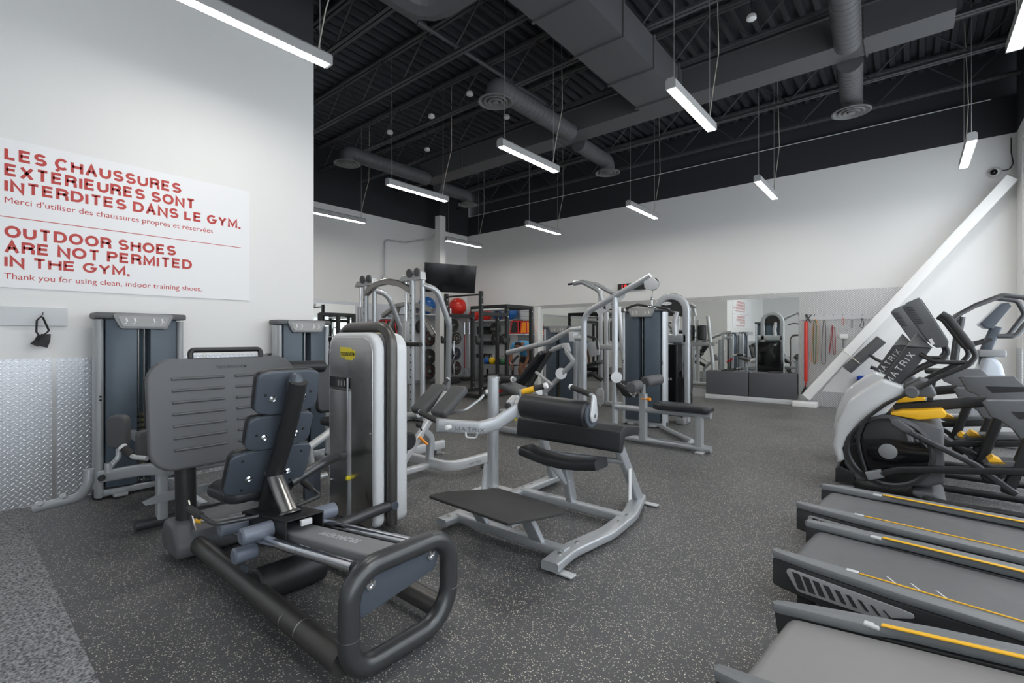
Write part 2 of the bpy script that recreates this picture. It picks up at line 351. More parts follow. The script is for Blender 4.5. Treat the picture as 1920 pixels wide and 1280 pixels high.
struct(MB().box((XF - .2, YB, 0), (XR + .2, YB + .2, ZB)), 'wall_back', WHITEWALL)
struct(MB().box((XF - .2, YB, ZB), (XR + .2, YB + .2, 5.46)), 'wall_back_band', BLACKWALL)
struct(MB().box((XF - .2, YB + .1, 5.46), (XR + .2, YB + .2, ZT)), 'wall_back_upper', CEILBLK)
struct(MB().bar([(XF + .02, YB - .004, 5.452), (XR - .3, YB - .004, 5.452)], .014, .012), 'daylight_gap_line', mat('painted_daylight', (.75, .75, .75), .4))  # daylight leaking in above the band, painted as a pale strip
struct(MB().box((XF - .2, YS - .2, 0), (XR + .2, YS, ZT)), 'wall_front', WHITEWALL)
# window wall: knee wall, header, piers and four glazed bays
bays = [(-2.6, 0.3), (0.6, 3.5), (3.8, 6.9), (7.2, 10.95)]
m = MB().box((XR, YS, 0), (XR + .2, YB, .35)); struct(m, 'wall_right_knee', WHITEWALL)
struct(MB().box((XR, YS, 4.55), (XR + .2, YB, ZB)), 'wall_right', WHITEWALL)
struct(MB().box((XR, YS, ZB), (XR + .2, YB, ZT)), 'wall_right_band', BLACKWALL)
ed = [YS] + [e for b_ in bays for e in b_] + [YB]
for i in range(0, len(ed), 2): struct(MB().box((XR, ed[i], .35), (XR + .2, ed[i + 1], 4.55)), 'wall_right_pier', WHITEWALL)
for i, (a, b_) in enumerate(bays):
    m = MB()
    for y in (a, (a + b_) / 2 - .03, b_ - .06): m.box((XR + .02, y, .35), (XR + .12, y + .06, 4.55))
    for z in (.35, 2.4, 4.49): m.box((XR + .02, a, z), (XR + .12, b_, z + .06))
    w = struct(m, 'window_%d' % (i + 1), LPLASTIC)
    MB().box((XR + .065, a + .03, .38), (XR + .075, b_ - .03, 4.52)).build('pane', GLASS, w)
# tread plate cladding
m = MB().box((XL, YS, 0.008), (XL + .006, YE, 1.22)); struct(m, 'trim_1', PLATEY)
m = MB()
for y in (-1.2, .03, .62, 1.75, 2.9): m.box((XL, y, 0.01), (XL + .010, y + .03, 1.22))
struct(m, 'trim_4', STEEL)
m = MB().slab([(XF, YB, 0), (-8.45, YB, 0), (-8.45, YB, 2.34), (XF, YB, 2.34)], (0, -.006, 0))
m.slab([(-8.45, YB, 0), (-1.8, YB, 0), (-1.8, YB, .2), (-8.45, YB, .2)], (0, -.006, 0))
m.slab([(-8.45, YB, 2.24), (-1.8, YB, 2.24), (-1.8, YB, 2.34), (-8.45, YB, 2.34)], (0, -.006, 0))
m.slab([(-1.8, YB, 0), (XR, YB, 0), (XR, YB, .3), (-1.4, YB, .3), (.02, YB, 2.34), (-1.8, YB, 2.34)], (0, -.006, 0))
struct(m, 'trim_2', PLATEX)
struct(MB().box((XF, 3.0, .0), (XF + .006, 7.42, 2.34)).box((XF - .06, 7.42, 0), (XF - .054, YB, 2.34)), 'trim_5', PLATEY)
m = MB().box((XR - .006, 10.95, .0), (XR, YB, 1.22)); struct(m, 'trim_6', PLATEY)
for i in range(3):
    x0 = -8.45 + i * 2.217
    tag(MB().slab([(x0 + .003, YB - .007, .2), (x0 + 2.214, YB - .007, .2), (x0 + 2.214, YB - .007, 2.24), (x0 + .003, YB - .007, 2.24)], (0, -.006, 0)).build('wall_mirror', MIRROR),
        ['tall wall mirror at the end beside the black power rack and slatted wall', 'tall wall mirror in the middle, behind the pulldown machine', 'tall wall mirror at the end beside the hanging exercise bands'][i], 'mirror', 'mirrors along the back wall')
tag(MB().box((XF + .008, 4.2, .2), (XF + .016, 7.2, 2.26)).build('wall_mirror', MIRROR), 'pale wall mirror on the far wall beyond the end of the sign wall', 'mirror')
# roof deck: ribs run front to back
prof = []; x = XF - .1
while x < XR + .1:
    prof += [(x, 6.34), (x + .085, 6.34), (x + .105, 6.26), (x + .18, 6.26)]; x += .20
m = MB(); n = len(prof)
m.add([(a, YS, z) for a, z in prof] + [(a, YB + .15, z) for a, z in prof] , [(i, i + 1, n + i + 1, n + i) for i in range(n - 1)])
struct(m, 'ceiling', CEILBLK, ang=10)
struct(MB().box((XF - .2, YS - .2, 6.5), (XR + .2, YB + .2, 6.6)), 'ceiling_slab', BLACKWALL)
# open web joists
jm = MB()
for dy in (-.035, .035):
    jm.bar([(XF, dy, 5.62), (XR, dy, 5.62)], .05, .012); jm.bar([(XF, dy * 1.0, 5.60), (XR, dy, 5.60)], .01, .05)
    jm.bar([(XF, dy, 6.20), (XR, dy, 6.20)], .06, .05)
x = XF + .2; k = 0
while x < XR - .62:
    a, b_ = (5.63, 6.2) if k % 2 == 0 else (6.2, 5.63)
    jm.tube([(x, 0, a), (x + .6, 0, b_)], .012, n=6); x += .6; k += 1
j0 = None
for i, y in enumerate([-1.16, .06, 1.28, 2.5, 3.72, 4.94, 6.2, 7.36, 8.57, 9.81, 11.0]):
    if j0 is None: j0 = struct(jm, 'roof_joist', JOISTM); j0.location.y = y
    else: c = j0.copy(); COL.objects.link(c); c.location.y = y
# cross bridging pipe
tag(MB().tube([(-5.2, -1, 5.72), (-5.2, 7.2, 5.72)], .03).cyl((-5.2, 4.2, 5.72), (-5.2, 4.35, 5.72), .045).build('sprinkler_pipe', JOISTM), 'black pipe running under the roof joists past the round duct elbow', 'pipe')
# ---------------------------------------------------------------- ducts
def rect_duct(name, label, axis, a0, a1, c0, c1, z0, z1, step):
    t = thing(name, label, 'duct', ((c0 + c1) / 2, (a0 + a1) / 2, z0) if axis == 'y' else ((a0 + a1) / 2, (c0 + c1) / 2, z0))
    m = MB().box((c0, a0, z0), (c1, a1, z1)) if axis == 'y' else MB().box((a0, c0, z0), (a1, c1, z1)); m.build('duct_body', DUCTBLK, t)
    a = a0 + step * .6
    while a < a1 - .1:
        f = MB(); e = .022
        if axis == 'y':
            f.slab([(c0 - e, a, z0 - e), (c1 + e, a, z0 - e), (c1 + e, a, z1 + e), (c0 - e, a, z1 + e)], (0, .03, 0))
        else:
            f.slab([(a, c0 - e, z0 - e), (a, c1 + e, z0 - e), (a, c1 + e, z1 + e), (a, c0 - e, z1 + e)], (.02, 0, 0))
        f.build('joint_flange', DUCTBLK, t); a += step
    return t
rect_duct('supply_duct', 'wide square black duct running front to back under the joists', 'y', -2.5, 7.44, -3.42, -2.74, 5.12, 5.56, .92)
rect_duct('branch_duct', 'long flat black duct crossing the room below the joists', 'x', -9.1, .4, 7.46, 7.92, 5.16, 5.56, 2.4)
def round_run(label, p0, p1, ext=.22, r=.15):
    # spiral pipe from the branch duct at p0 to p1, turning down into a round diffuser
    p0, p1 = V(p0), V(p1); t = thing('round_duct', label, 'duct', p1, 'round duct runs with ceiling diffusers')
    d = (p1 - p0).normalized()
    m = MB(); m.tube([p0, p1, p1 - V((0, 0, ext))], r, .17, n=20)
    m.build('spiral_pipe', DUCTBLK, t)
    s = MB(); L = (p1 - p0).length - .2; k = .1
    while k < L:
        c = p0 + d * k; ring = []
        for q in range(21):
            a = 2 * PI * q / 20; ring.append(c + d * (.06 * q / 20) + (V((d.y, -d.x, 0)) * math.cos(a) + V((0, 0, 1)) * math.sin(a)) * (r + .001))
        s.tube(ring, .003, n=4); k += .11
    s.build('spiral_seam', DUCTBLK, t)
    b = p1 - V((0, 0, ext)); df = MB()
    df.lathe([(r, .06), (r + .02, .02), (.26, .0), (.265, -.012), (.245, -.02), (.20, .012), (.17, .02)], b, (0, 0, 1), 32); q = df.build('diffuser', DIFFM, t)
    cn = MB(); cn.lathe([(.175, .02), (.18, -.012), (.165, -.02), (.12, .01)], b, (0, 0, 1), 32); cn.lathe([(.11, .012), (.115, -.02), (.10, -.028), (.055, .0)], b, (0, 0, 1), 32)
    cn.lathe([(.05, 0), (.05, -.03), (.03, -.036)], b, (0, 0, 1), 24); cn.build('cone_ring', DIFFM, q)
    return t
zc = 5.15
round_run('round black duct with diffuser in mid room, camera side of the crossing duct', (-4.8, 7.43, zc), (-4.78, 5.35, zc))
round_run('round black duct with diffuser in mid room, back wall side of the crossing duct', (-4.95, 7.95, zc), (-5.0, 9.2, zc))
round_run('round black duct and diffuser just past the end of the sign wall', (-8.8, 7.43, zc), (-8.8, 5.33, zc))
round_run('round black duct and diffuser near the white column and television', (-9.05, 7.95, zc), (-9.07, 9.05, zc))
round_run('round black duct and diffuser nearest the diagonal brace and window wall', (-.64, 7.95, zc), (-.72, 9.16, zc))
round_run('round black duct passing overhead toward the front on the window side', (-.62, 7.43, zc), (-.45, 4.2, zc))
t = thing('elbow_duct', 'thick round black duct elbow above the end of the sign wall', 'duct', (-4.2, 3.6, 5.3))
MB().tube([(-3.46, 3.7, 5.36), (-4.4, 3.7, 5.36), (-4.4, -1.5, 5.36)], .26, .3, n=12, nb=3).build('duct_body', DUCTBLK, t, ang=20)
s = MB()
for y in (2.9, 1.7): s.tube([(-4.4 + .266 * math.cos(a * PI / 8), y, 5.36 + .266 * math.sin(a * PI / 8)) for a in range(16)], .008, closed=True, n=4)
s.build('joint_flange', DUCTBLK, t)
# ceiling sensors
SL = ['beside the square duct, closest to the camera', 'beside the square duct, second from the camera', 'above the middle round diffuser', 'two hangs from the sign wall above the row of pendants',
      'just behind the middle diffuser pipe', 'closest to the end of the sign wall', 'over the far pendant, above the crossing duct', 'between the square duct and the window side pendant']
for i, (px, py) in enumerate([(1076, 85), (1136, 146), (881, 178), (809, 220), (950, 221), (731, 250), (801, 282), (1409, 36)]):
    p = onz(px, py, 5.5); t = thing('ceiling_sensor', 'small white round ceiling sensor ' + SL[i], 'sensor', p, 'round white ceiling sensors')
    MB().lathe([(.05, .05), (.06, .03), (.06, .0), (.045, -.012), (.01, -.015)], p, (0, 0, 1), 20).build('sensor_head', WHITEP, t)
    MB().tube([p + V((0, 0, .05)), (p.x, p.y, 6.3)], .008, n=6).build('conduit', CEILBLK, t)
# ---------------------------------------------------------------- linear pendants
def pendant(x, y0, y1, label, z=4.0, zt=6.3):
    t = thing('linear_pendant_light', label, 'pendant light', (x, (y0 + y1) / 2, z), 'linear pendant lights')
    w = .055
    MB().slab([(x - w, y0, z), (x + w, y0, z), (x + w, y0, z + .085), (x + w * .6, y0, z + .11), (x - w * .6, y0, z + .11), (x - w, y0, z + .085)], (0, y1 - y0, 0)).build('housing', LAMPBODY, t)
    MB().box((x - w * .78, y0 + .03, z - .004), (x + w * .78, y1 - .03, z + .004)).build('diffuser', LAMPMAT, t)
    for y, dx in ((y0 + .1, .0), (y1 - .1, .0)): MB().tube([(x, y, z + .09), (x + dx, y, zt)], .0035, n=5).build('cable', WIRE, t)
    MB().tube([(x, y1 - .12, z + .09), (x + .03, y1 - .06, z + .5), (x + .06, y1 + .06, z + 1.0), (x + .02, y1 + .1, zt)], .006, .3, n=6).build('power_cord', CORD, t)
    return t
rows = [(1.05, 2.42), (4.9, 6.27), (8.75, 10.12)]; cols = [-9.6, -6.85, -4.3, -1.93, .72]
PL = {(0, 2): 'long white pendant light hanging in front of the top of the sign wall', (0, 3): 'white pendant light over the hip trainer, first row from the front', (0, 4): 'white pendant light over the treadmill fronts, first row from the front',
      (1, 0): 'white pendant light just past the end of the sign wall, against the far wall', (1, 1): 'white pendant light below the crossing duct left of the television column', (1, 2): 'white pendant light in the middle of the room in front of the crossing duct',
      (1, 3): 'white pendant light hanging below the end of the square duct', (1, 4): 'white pendant light at the window side edge, second row',
      (2, 0): 'white pendant light in front of the white column above the television', (2, 1): 'white pendant light against the white back wall nearest the dark corner', (2, 2): 'white pendant light against the edge of the black band above the clock',
      (2, 3): 'white pendant light against the white back wall below the window side diffuser', (2, 4): 'white pendant light by the security camera, tilted across the window side'}
for (i, j), lb in PL.items():
    dx = {(2, 4): -.1, (2, 3): -.04}.get((i, j), 0)
    pendant(cols[j] + dx, *rows[i], lb, zt=5.10 if (i, j) == (0, 2) else 6.3)
# ================================================================ WEIGHT TOWERS AND MACHINES ON THE SIGN WALL SIDE
UP = V((0, 0, 1))
SLOTM = mat('teal_slot_window', (.10, .15, .18), .25)
def tower(t, o, u, n, w, h, stackh=.42, pin=ORANGE, dp=.2, teal=SHROUD, pinz=.5):
    o, u, n = V(o), V(u).normalized(), V(n).normalized()
    P = lambda a, b, c: o + u * a + n * b + UP * c
    for s in (-1, 1):
        m = MB(); a = s * (w / 2 - .035)
        m.sweep([P(a, -dp / 2, .02), P(a, -dp / 2, h - .07)], [(dp / 2 * math.cos(q * PI / 8) * (1 if abs(math.cos(q * PI / 8)) < .8 else .93), .036 * math.sin(q * PI / 8)) for q in range(16)], up=n)
        c = m.build('side_column', SILVER, t)
        bo = MB(); bolts(bo, [P(a, -.008, h * .55), P(a, -.008, h * .55 - .03)], n, .009, .014); bo.build('bolt', INK, c)
        MB().rbox(P(a, -dp / 2, .05), (.085, .085, .1), .02, seg=2).build('column_foot', GUN, c)
    W = w / 2 - .072
    for s in (-1, 1):
        pts = [P(s * W, -.02, .1), P(s * (W - .085), .018, .1), P(s * .05, .03, .1), P(s * .05, -.12, .1), P(s * W, -.12, .1)]
        MB().slab(pts, UP * (h - .14), .006, seg=2).build('shroud', teal, t)
    MB().slab([P(-.05, -.12, .1), P(.05, -.12, .1), P(.05, -.135, .1), P(-.05, -.135, .1)], UP * (h - .14)).build('slot_back', SLOTM, t)
    for a in (-.022, .022): MB().cyl(P(a, -.06, .1), P(a, -.06, h - .1), .008, n=10).build('guide_rod', STEEL, t)
    ws = MB(); nb = 12; z = .14; dz = (h * stackh - .14) / nb
    for k in range(nb): ws.rbox(P(0, -.055, z + dz * (k + .5)), (.09 if abs(u.x) > .5 else .09, .09, dz - .005), .004, seg=1)
    st = ws.build('weight_stack', IRON, t)
    nm = MB()
    for k in range(nb):
        q = P(0, -.0085, z + dz * (k + .5))
        text(nm, str(10 * (nb - k)), q - UP * .006, u, UP, .014, .001, align='CENTER')
    nm.build('stack_numbers', LEMON, st)
    pn = MB(); q = P(0, -.01, h * stackh * pinz); pn.cyl(q, q + n * .03, .006, n=8).ball(q + n * .045, .019, n=14); pn.build('selector_pin', pin, t)
    m = MB().slab([P(-w / 2 - .004, .0, h - .06), P(-w / 2 + .07, .03, h - .06), P(w / 2 - .07, .03, h - .06), P(w / 2 + .004, 0, h - .06), P(w / 2 + .004, -dp - .01, h - .06), P(-w / 2 - .004, -dp - .01, h - .06)], UP * .055, .015, seg=2)
    m.build('top_cap', PLASTIC, t)
    pl = MB().slab([P(-.23, .022, h - .012), P(.23, .022, h - .012), P(.17, .034, h - .145), P(-.17, .034, h - .145)], n * .022, .006, .02, seg=2, nb=3).build('placard', MPLASTIC, t)
    MB().slab([P(-.19, .047, h - .035), P(.19, .047, h - .035), P(.155, .058, h - .125), P(-.155, .058, h - .125)], n * .003, 0, .01, nb=2).build('instruction_panel', CARD, pl)
    ic = MB()
    for a in (-.13, -.07, .07, .13):
        c = P(a, .0585, h - .08); ic.cyl(c + UP * .02, c + UP * .02 + n * .0015, .008, n=10); ic.bar([c + UP * .012, c - UP * .012 + u * .008], .014, .002); ic.bar([c - UP * .004 + u * .018, c - UP * .022 - u * .012], .008, .002)
    ic.build('exercise_figures', WINK, pl)
    m = MB().bar([P(-w / 2 + .06, -.05, .05), P(w / 2 - .06, -.05, .05)], .06, .05); m.rbox(P(-w * .25, .0, .03), (.1, .1, .03), .005).rbox(P(w * .25, .0, .03), (.1, .1, .03), .005)
    m.build('base_rail', SILVER, t)
    return t
def grip_tube(path, r, t, bend, ga, gb, name='handle', m=SILVER, gr=None, cap=True):
    # bent steel tube with a rubber grip between the points ga and gb and pale end caps
    h = MB().tube(path, r, bend).build(name, m, t)
    MB().tube([ga, gb], gr or r * 1.35, n=14).build('grip', RUBBER, h)
    if cap:
        d = (V(gb) - V(ga)).normalized()
        MB().cyl(V(gb), V(gb) + d * .02, (gr or r * 1.35) * 1.05, ch=.004).build('end_cap', WHITEP, h)
    return h
def pad(t, o, u, v, n, w, l, th, name='pad', m=VINYL, corner=.06, r=.02, shell=None):
    # cushion centred at o; u across, v along, n out of the cushion face
    o, u, v, n = V(o), V(u).normalized(), V(v).normalized(), V(n).normalized()
    pts = [o + u * (sx * w / 2) + v * (sy * l / 2) for sx, sy in ((-1, -1), (1, -1), (1, 1), (-1, 1))]
    p = MB().slab(pts, n * th, r, corner, seg=4).build(name, m, t)
    return p
# ---------------------------------------------------------------- big leg press, nearest machine
LP = thing('leg_press_machine', 'large black leg press machine with ribbed foot plate, nearest the camera', 'gym machine', (-2.7, 1.28, 0))
loop = [(-1.72, 1.05, .05), (-1.72, 1.05, .455), (-1.72, 1.585, .455), (-1.72, 1.585, .05)]
fr = MB().tube(loop, .044, [.11, .13, .13, .17], closed=True, n=20, nb=9).build('end_loop', GUN, LP)
sm = MB()
for y in (1.05, 1.585): sm.tube([(-1.72, y - 0, .2), (-1.72, y, .203)], .0447, n=20)
sm.build('weld_band', STEEL, fr)
g = MB().slab([(-1.735, 1.10, .405), (-1.735, 1.16, .425), (-1.735, 1.49, .425), (-1.735, 1.535, .395), (-1.735, 1.50, .31), (-1.735, 1.10, .25)], (.012, 0, 0), .003, .02).build('gusset_plate', SLATE, fr)
b = MB()
for y, z in ((1.15, .375), (1.475, .385)): b.lathe([(.022, 0), (.022, .006), (.012, .008), (.011, .002), (.006, .002)], (-1.722, y, z), (1, 0, 0), 18)
b.build('socket_bolt', CHROME, g)
for y in (1.05, 1.57):
    ft = MB().tube([(-1.76, y, .085), (-3.5, y, .10)], .052, n=20).build('floor_tube', GUN2, LP)
    s = MB()
    for x in (-2.08, -2.22): s.tube([(x, y, .088), (x - .008, y, .088)], .0527, n=20, cap=False)
    s.build('scuff_band', STEEL, ft)
ec = MB().slab([(-3.42, .93, .03), (-3.72, .93, .03), (-3.76, .93, .12), (-3.70, .93, .235), (-3.52, .93, .235), (-3.41, .93, .12)], (0, .78, 0), .03, .06).build('end_cover', PLASTIC, LP)
for y in (1.03, 1.50):
    c = MB().tube([(-3.60, y, .2), (-3.62, y, .66)], .058, n=20).build('plate_column', BLACK, LP)
    MB().slab([(-3.55, y - .004, .2), (-3.42, y - .004, .2), (-3.55, y - .004, .36)], (0, .008, 0)).build('rib_gusset', STEEL, c)
# foot plate, leaning slightly away
def fpl(y, z, off=0): return V((-3.50 - (z - .57) * .145 + off, y, z))
pts = [fpl(.815, .57), fpl(1.735, .57), fpl(1.735, 1.265), fpl(.815, 1.265)]
plate = MB().slab(pts, (-.05, 0, -.007), .018, .14, seg=4, nb=8).build('foot_plate', PLASTIC, LP)
rb = MB()
for c0, c1 in ((.945, 1.245), (1.315, 1.615)):
    for k in range(7):
        z = 1.135 - k * .0735
        rb.tube([fpl(c0, z, .003), fpl(c1, z, .003)], .009, n=8)
rb.build('tread_ribs', PLASTIC, plate)
text(MB(), 'TECHNOGYM', fpl(1.20, 1.19, .001), (0, 1, 0), (0, 0, 1), .028, .002, .004, 1.1).build('embossed_lettering', PLASTIC, plate)
MB().tube([fpl(1.06, 1.262, -.02), fpl(1.06, 1.315, -.02), fpl(1.50, 1.315, -.02), fpl(1.50, 1.262, -.02)], .017, .03).build('top_handle', BLACK, plate)
# inclined carriage rails and centre beam
rz = lambda x: .452 + (x + 1.77) * .135
for y in (1.10, 1.40): MB().tube([(-1.76, y, rz(-1.76)), (-3.2, y, rz(-3.2))], .0255, n=20).build('guide_rail', CHROME, LP)
cb = MB().bar([(-1.76, 1.25, rz(-1.76) - .0), (-3.35, 1.25, rz(-3.35) - .0)], .045, .15).build('centre_beam', MPLASTIC, LP)
text(MB(), 'TECHNOGYM', V((-1.97, 1.275, rz(-1.97) + .0235)), (-1, 0, -.135), (0, -1, 0), .055, .001, .005, 1.0).build('beam_lettering', LPLASTIC, cb)
# carriage box
def bx(x, y, dz): return V((x, y, rz(x) + dz))
m = MB()
m.slab([bx(-2.47, 1.145, .095), bx(-2.47, 1.355, .095), bx(-3.02, 1.355, .095), bx(-3.02, 1.145, .095)], (0, 0, -.008))
for y in (1.145, 1.347): m.slab([bx(-2.47, y, .09), bx(-3.02, y, .09), bx(-3.02, y, -.03), bx(-2.47, y, -.03)], (0, .008, 0))
car = m.build('carriage', BLACK, LP)
MB().rbox(bx(-2.46, 1.25, .065), (.02, .06, .03), .003).build('bumper_block', LPLASTIC, car)
for x, y0, y1, dz in ((-2.62, .985, 1.15, .045), (-2.70, .98, 1.10, -.065), (-2.95, 1.0, 1.15, .04), (-2.62, 1.35, 1.51, .045)):
    MB().cyl(bx(x, y0, dz), bx(x, y1, dz), .043, ch=.01, n=24).build('carriage_roller', BLUEROLL, car)
MB().cyl((-2.62, 1.06, .10), (-2.62, 1.42, .10), .09, ch=.01).build('counterweight', BLACK, LP)
MB().slab([(-2.72, 1.05, .18), (-2.80, 1.05, .18), (-2.80, 1.05, .06), (-2.72, 1.05, .08)], (0, .01, 0)).build('bracket', SLATE, LP)
# seat post, spine and pads
MB().tube([bx(-2.64, 1.25, .09), (-2.86, 1.25, .625)], .044, n=22).lathe([(.058, 0), (.052, .01), (.045, .014)], bx(-2.64, 1.25, .093), (-.38, 0, 1), 22).build('seat_post', STEEL, LP)
sp = [V((-2.94, 1.25, .38)), V((-2.885, 1.25, .52)), V((-2.70, 1.25, .83)), V((-2.60, 1.25, 1.03)), V((-2.545, 1.25, 1.16))]
MB().tube(sp, .046, .2, n=20).build('backrest_spine', BLACK, LP)
def bpad(zc, xc, ang, w, l, nm, tw=.0):
    # shell facing back (+x) with the upholstery on the far side
    v = V((math.sin(ang), 0, math.cos(ang))); n = V((math.cos(ang), 0, -math.sin(ang))); o = V((xc, 1.245, zc)); u = V((0, 1, 0))
    shp = [(-1, -.82), (-.5, -1), (.5, -1), (1, -.82), (1, .9), (.6, 1), (-.6, 1), (-1, .9)]
    pts = [o + u * (a * w / 2) + v * (b_ * l / 2) for a, b_ in shp]
    sh = MB().slab(pts, n * .022, .01, .045, seg=3, nb=4).build(nm + '_shell', SLATE, LP)
    MB().slab([p - n * .002 for p in pts], -n * .05, .022, .045, seg=4, nb=4).build('upholstery', VINYL, sh)
    s = MB(); d = MB()
    for a in (-.24, .24): d.lathe([(.019, 0), (.02, .004), (.012, .012), (.011, .005)], o + u * (a * w) + n * .02 - v * (l * .12), n, 14)
    for a, c in ((-.36, -.02), (.36, -.02)) if l < .3 else ((-.36, .33), (.36, .33), (-.3, -.36), (.3, -.36)): s.cyl(o + u * (a * w) + v * (c * l) + n * .018, o + u * (a * w) + v * (c * l) + n * .0235, .008, n=12)
    d.build('clamp_screw', CHROME, sh); s.build('screw_hole', INK, sh)
    return sh
hd = bpad(1.10, -2.665, .26, .345, .25, 'head_pad'); bpad(.875, -2.762, .36, .36, .215, 'middle_pad'); bpad(.635, -2.90, .46, .46, .30, 'lumbar_pad')
MB().ball((-2.578, 1.25, 1.13), .062, (.75, .72, 1.25)).build('spine_cap', SLATE, hd)
seat = [(-3.34, 1.10, .44), (-3.24, 1.03, .44), (-3.00, 1.05, .44), (-2.95, 1.10, .44), (-2.95, 1.40, .44), (-3.00, 1.45, .44), (-3.24, 1.47, .44), (-3.34, 1.40, .44)]
MB().slab(seat, (0, 0, .075), .03, .07, seg=4).build('seat', VINYL, LP)
for s in (-1, 1):
    y = lambda d: 1.25 + s * d
    grip_tube([(-2.80, y(.10), .40), (-2.86, y(.30), .40), (-3.16, y(.33), .425)], .012, LP, .05, (-3.02, y(.318), .413), (-3.155, y(.331), .425), 'side_handle', GUN, .021, cap=False)
lev = MB().tube([(-2.90, 1.12, .39), (-3.02, 1.02, .36), (-3.13, .97, .345)], .010, .05).build('seat_lever', STEEL, LP)
MB().tube([(-3.125, .972, .346), (-3.165, .958, .343)], .013).build('lever_tip', YELLOW, lev)
MB().tube([(-2.95, 1.40, .5), (-2.98, 1.62, .57), (-3.1, 1.8, .56), (-3.3, 2.0, .5)], .03, .1).build('link_arm', GUN, LP)
# its weight tower
YF = 1.945
def tf(px, py, y=YF): return ony(px, py, y)
x0, x1 = -3.50, -2.865
outl = lambda y, gx, zt, zb: [V((x0 + gx, y, zb)), V((x1 - gx, y, zb)), V((x1 - gx, y, zt)), V((x0 + gx, y, zt))]
MB().slab(outl(1.955, .0, 1.435, .05), (0, .085, 0), .03, [.06, .06, .13, .13], seg=3, nb=8).build('front_cowl', LPLASTIC, LP)
MB().slab(outl(2.115, -.005, 1.43, .05), (0, .12, 0), .03, [.06, .06, .13, .13], seg=3, nb=8).build('rear_cowl', LPLASTIC, LP)
fp = MB()
face = outl(1.958, .035, 1.395, .035)
xs, xe = -3.21, -3.165
fp.slab([V((x0 + .035, 1.95, .05)), V((xs, 1.95, .05)), V((xs, 1.95, 1.0)), V((x0 + .035, 1.95, 1.0))], (0, .02, 0), .004, [.07, 0, 0, 0])
fp.slab([V((x0 + .035, 1.95, 1.0)), V((xs, 1.95, 1.0)), V((xe, 1.95, 1.0)), V((xe, 1.95, .05)), V((x1 - .035, 1.95, .05)), V((x1 - .035, 1.95, 1.40)), V((x0 + .035, 1.95, 1.40))], (0, .02, 0), .004, [0, 0, 0, 0, .03, .12, .12], nb=8)
ft = fp.build('face_panel', STEEL, LP)
MB().slab([V((x0 + .04, 1.947, 1.02)), V((xe - .01, 1.947, 1.02)), V((xe - .01, 1.947, 1.10)), V((x0 + .04, 1.947, 1.10))], (0, .004, 0)).build('display_strip', SCREEN, ft)
s = MB()
for a in (.16, .20, .24, .28): s.slab([V((x0 + a, 1.946, 1.035)), V((x0 + a + .018, 1.946, 1.035)), V((x0 + a + .018, 1.946, 1.075)), V((x0 + a, 1.946, 1.075))], (0, .001, 0))
s.build('display_icons', CARD, ft)
MB().bar([(xs + .004, 1.944, .07), (xs + .004, 1.944, 1.10)], .012, .012).build('slot_trim', CHROME, ft)
MB().box((xs, 1.99, .06), (xe, 2.0, 1.0)).build('slot_back', BLACK, LP)
ws = MB()
for k in range(14): ws.box((xs - .02, 1.975, .12 + k * .035), (xe + .02, 2.03, .12 + k * .035 + .03))
ws.build('weight_stack', IRON, LP)
MB().cyl((-3.19, 1.975, .36), (-3.19, 1.925, .36), .016, ch=.004).build('selector_pin', LEMON, LP)
b = MB()
for x, z in ((x0 + .06, 1.30), (x1 - .06, 1.30), (x0 + .05, .8), (x1 - .06, .72), (x0 + .05, .3)): b.cyl((x, 1.951, z), (x, 1.943, z), .007, n=10)
b.build('face_screw', CHROME, ft)
bd = MB().slab([V((-3.30, 1.946, 1.25)), V((-3.115, 1.946, 1.25)), V((-3.115, 1.946, 1.305)), V((-3.16, 1.946, 1.305)), V((-3.165, 1.946, 1.322)), V((-3.31, 1.946, 1.328))], (0, .004, 0)).slab([V((-3.24, 1.946, 1.232)), V((-3.15, 1.946, 1.232)), V((-3.145, 1.946, 1.25)), V((-3.24, 1.946, 1.25))], (0, .004, 0)).build('maker_badge', LEMON, ft)
text(MB(), 'TECHNOGYM', V((-3.298, 1.9445, 1.262)), (1, 0, 0), (0, 0, 1), .04, .001, .004, .74).build('badge_lettering', INK, bd)
MB().tube([(-2.86, 2.085, .06), (-2.86, 2.085, 1.475), (-3.52, 2.085, 1.475), (-3.52, 2.085, .06)], .04, .15, n=20, nb=9).build('tower_tube', GUN2, LP)
lt = MB().tube([(-2.86, 2.085, .2), (-2.80, 1.58, .2)], .036, n=18).build('tower_link', GUN, LP)
MB().cyl((-2.86, 2.085, .2), (-2.815, 2.085, .2), .032, ch=.005).build('link_cap', SLATE, lt)
MB().slab([(-3.56, 1.80, .13), (-3.56, 1.93, .13), (-3.56, 1.93, .40), (-3.56, 1.86, .40), (-3.56, 1.80, .3)], (-.04, 0, 0), .01, .04).build('cable_cover', SLATE, LP)
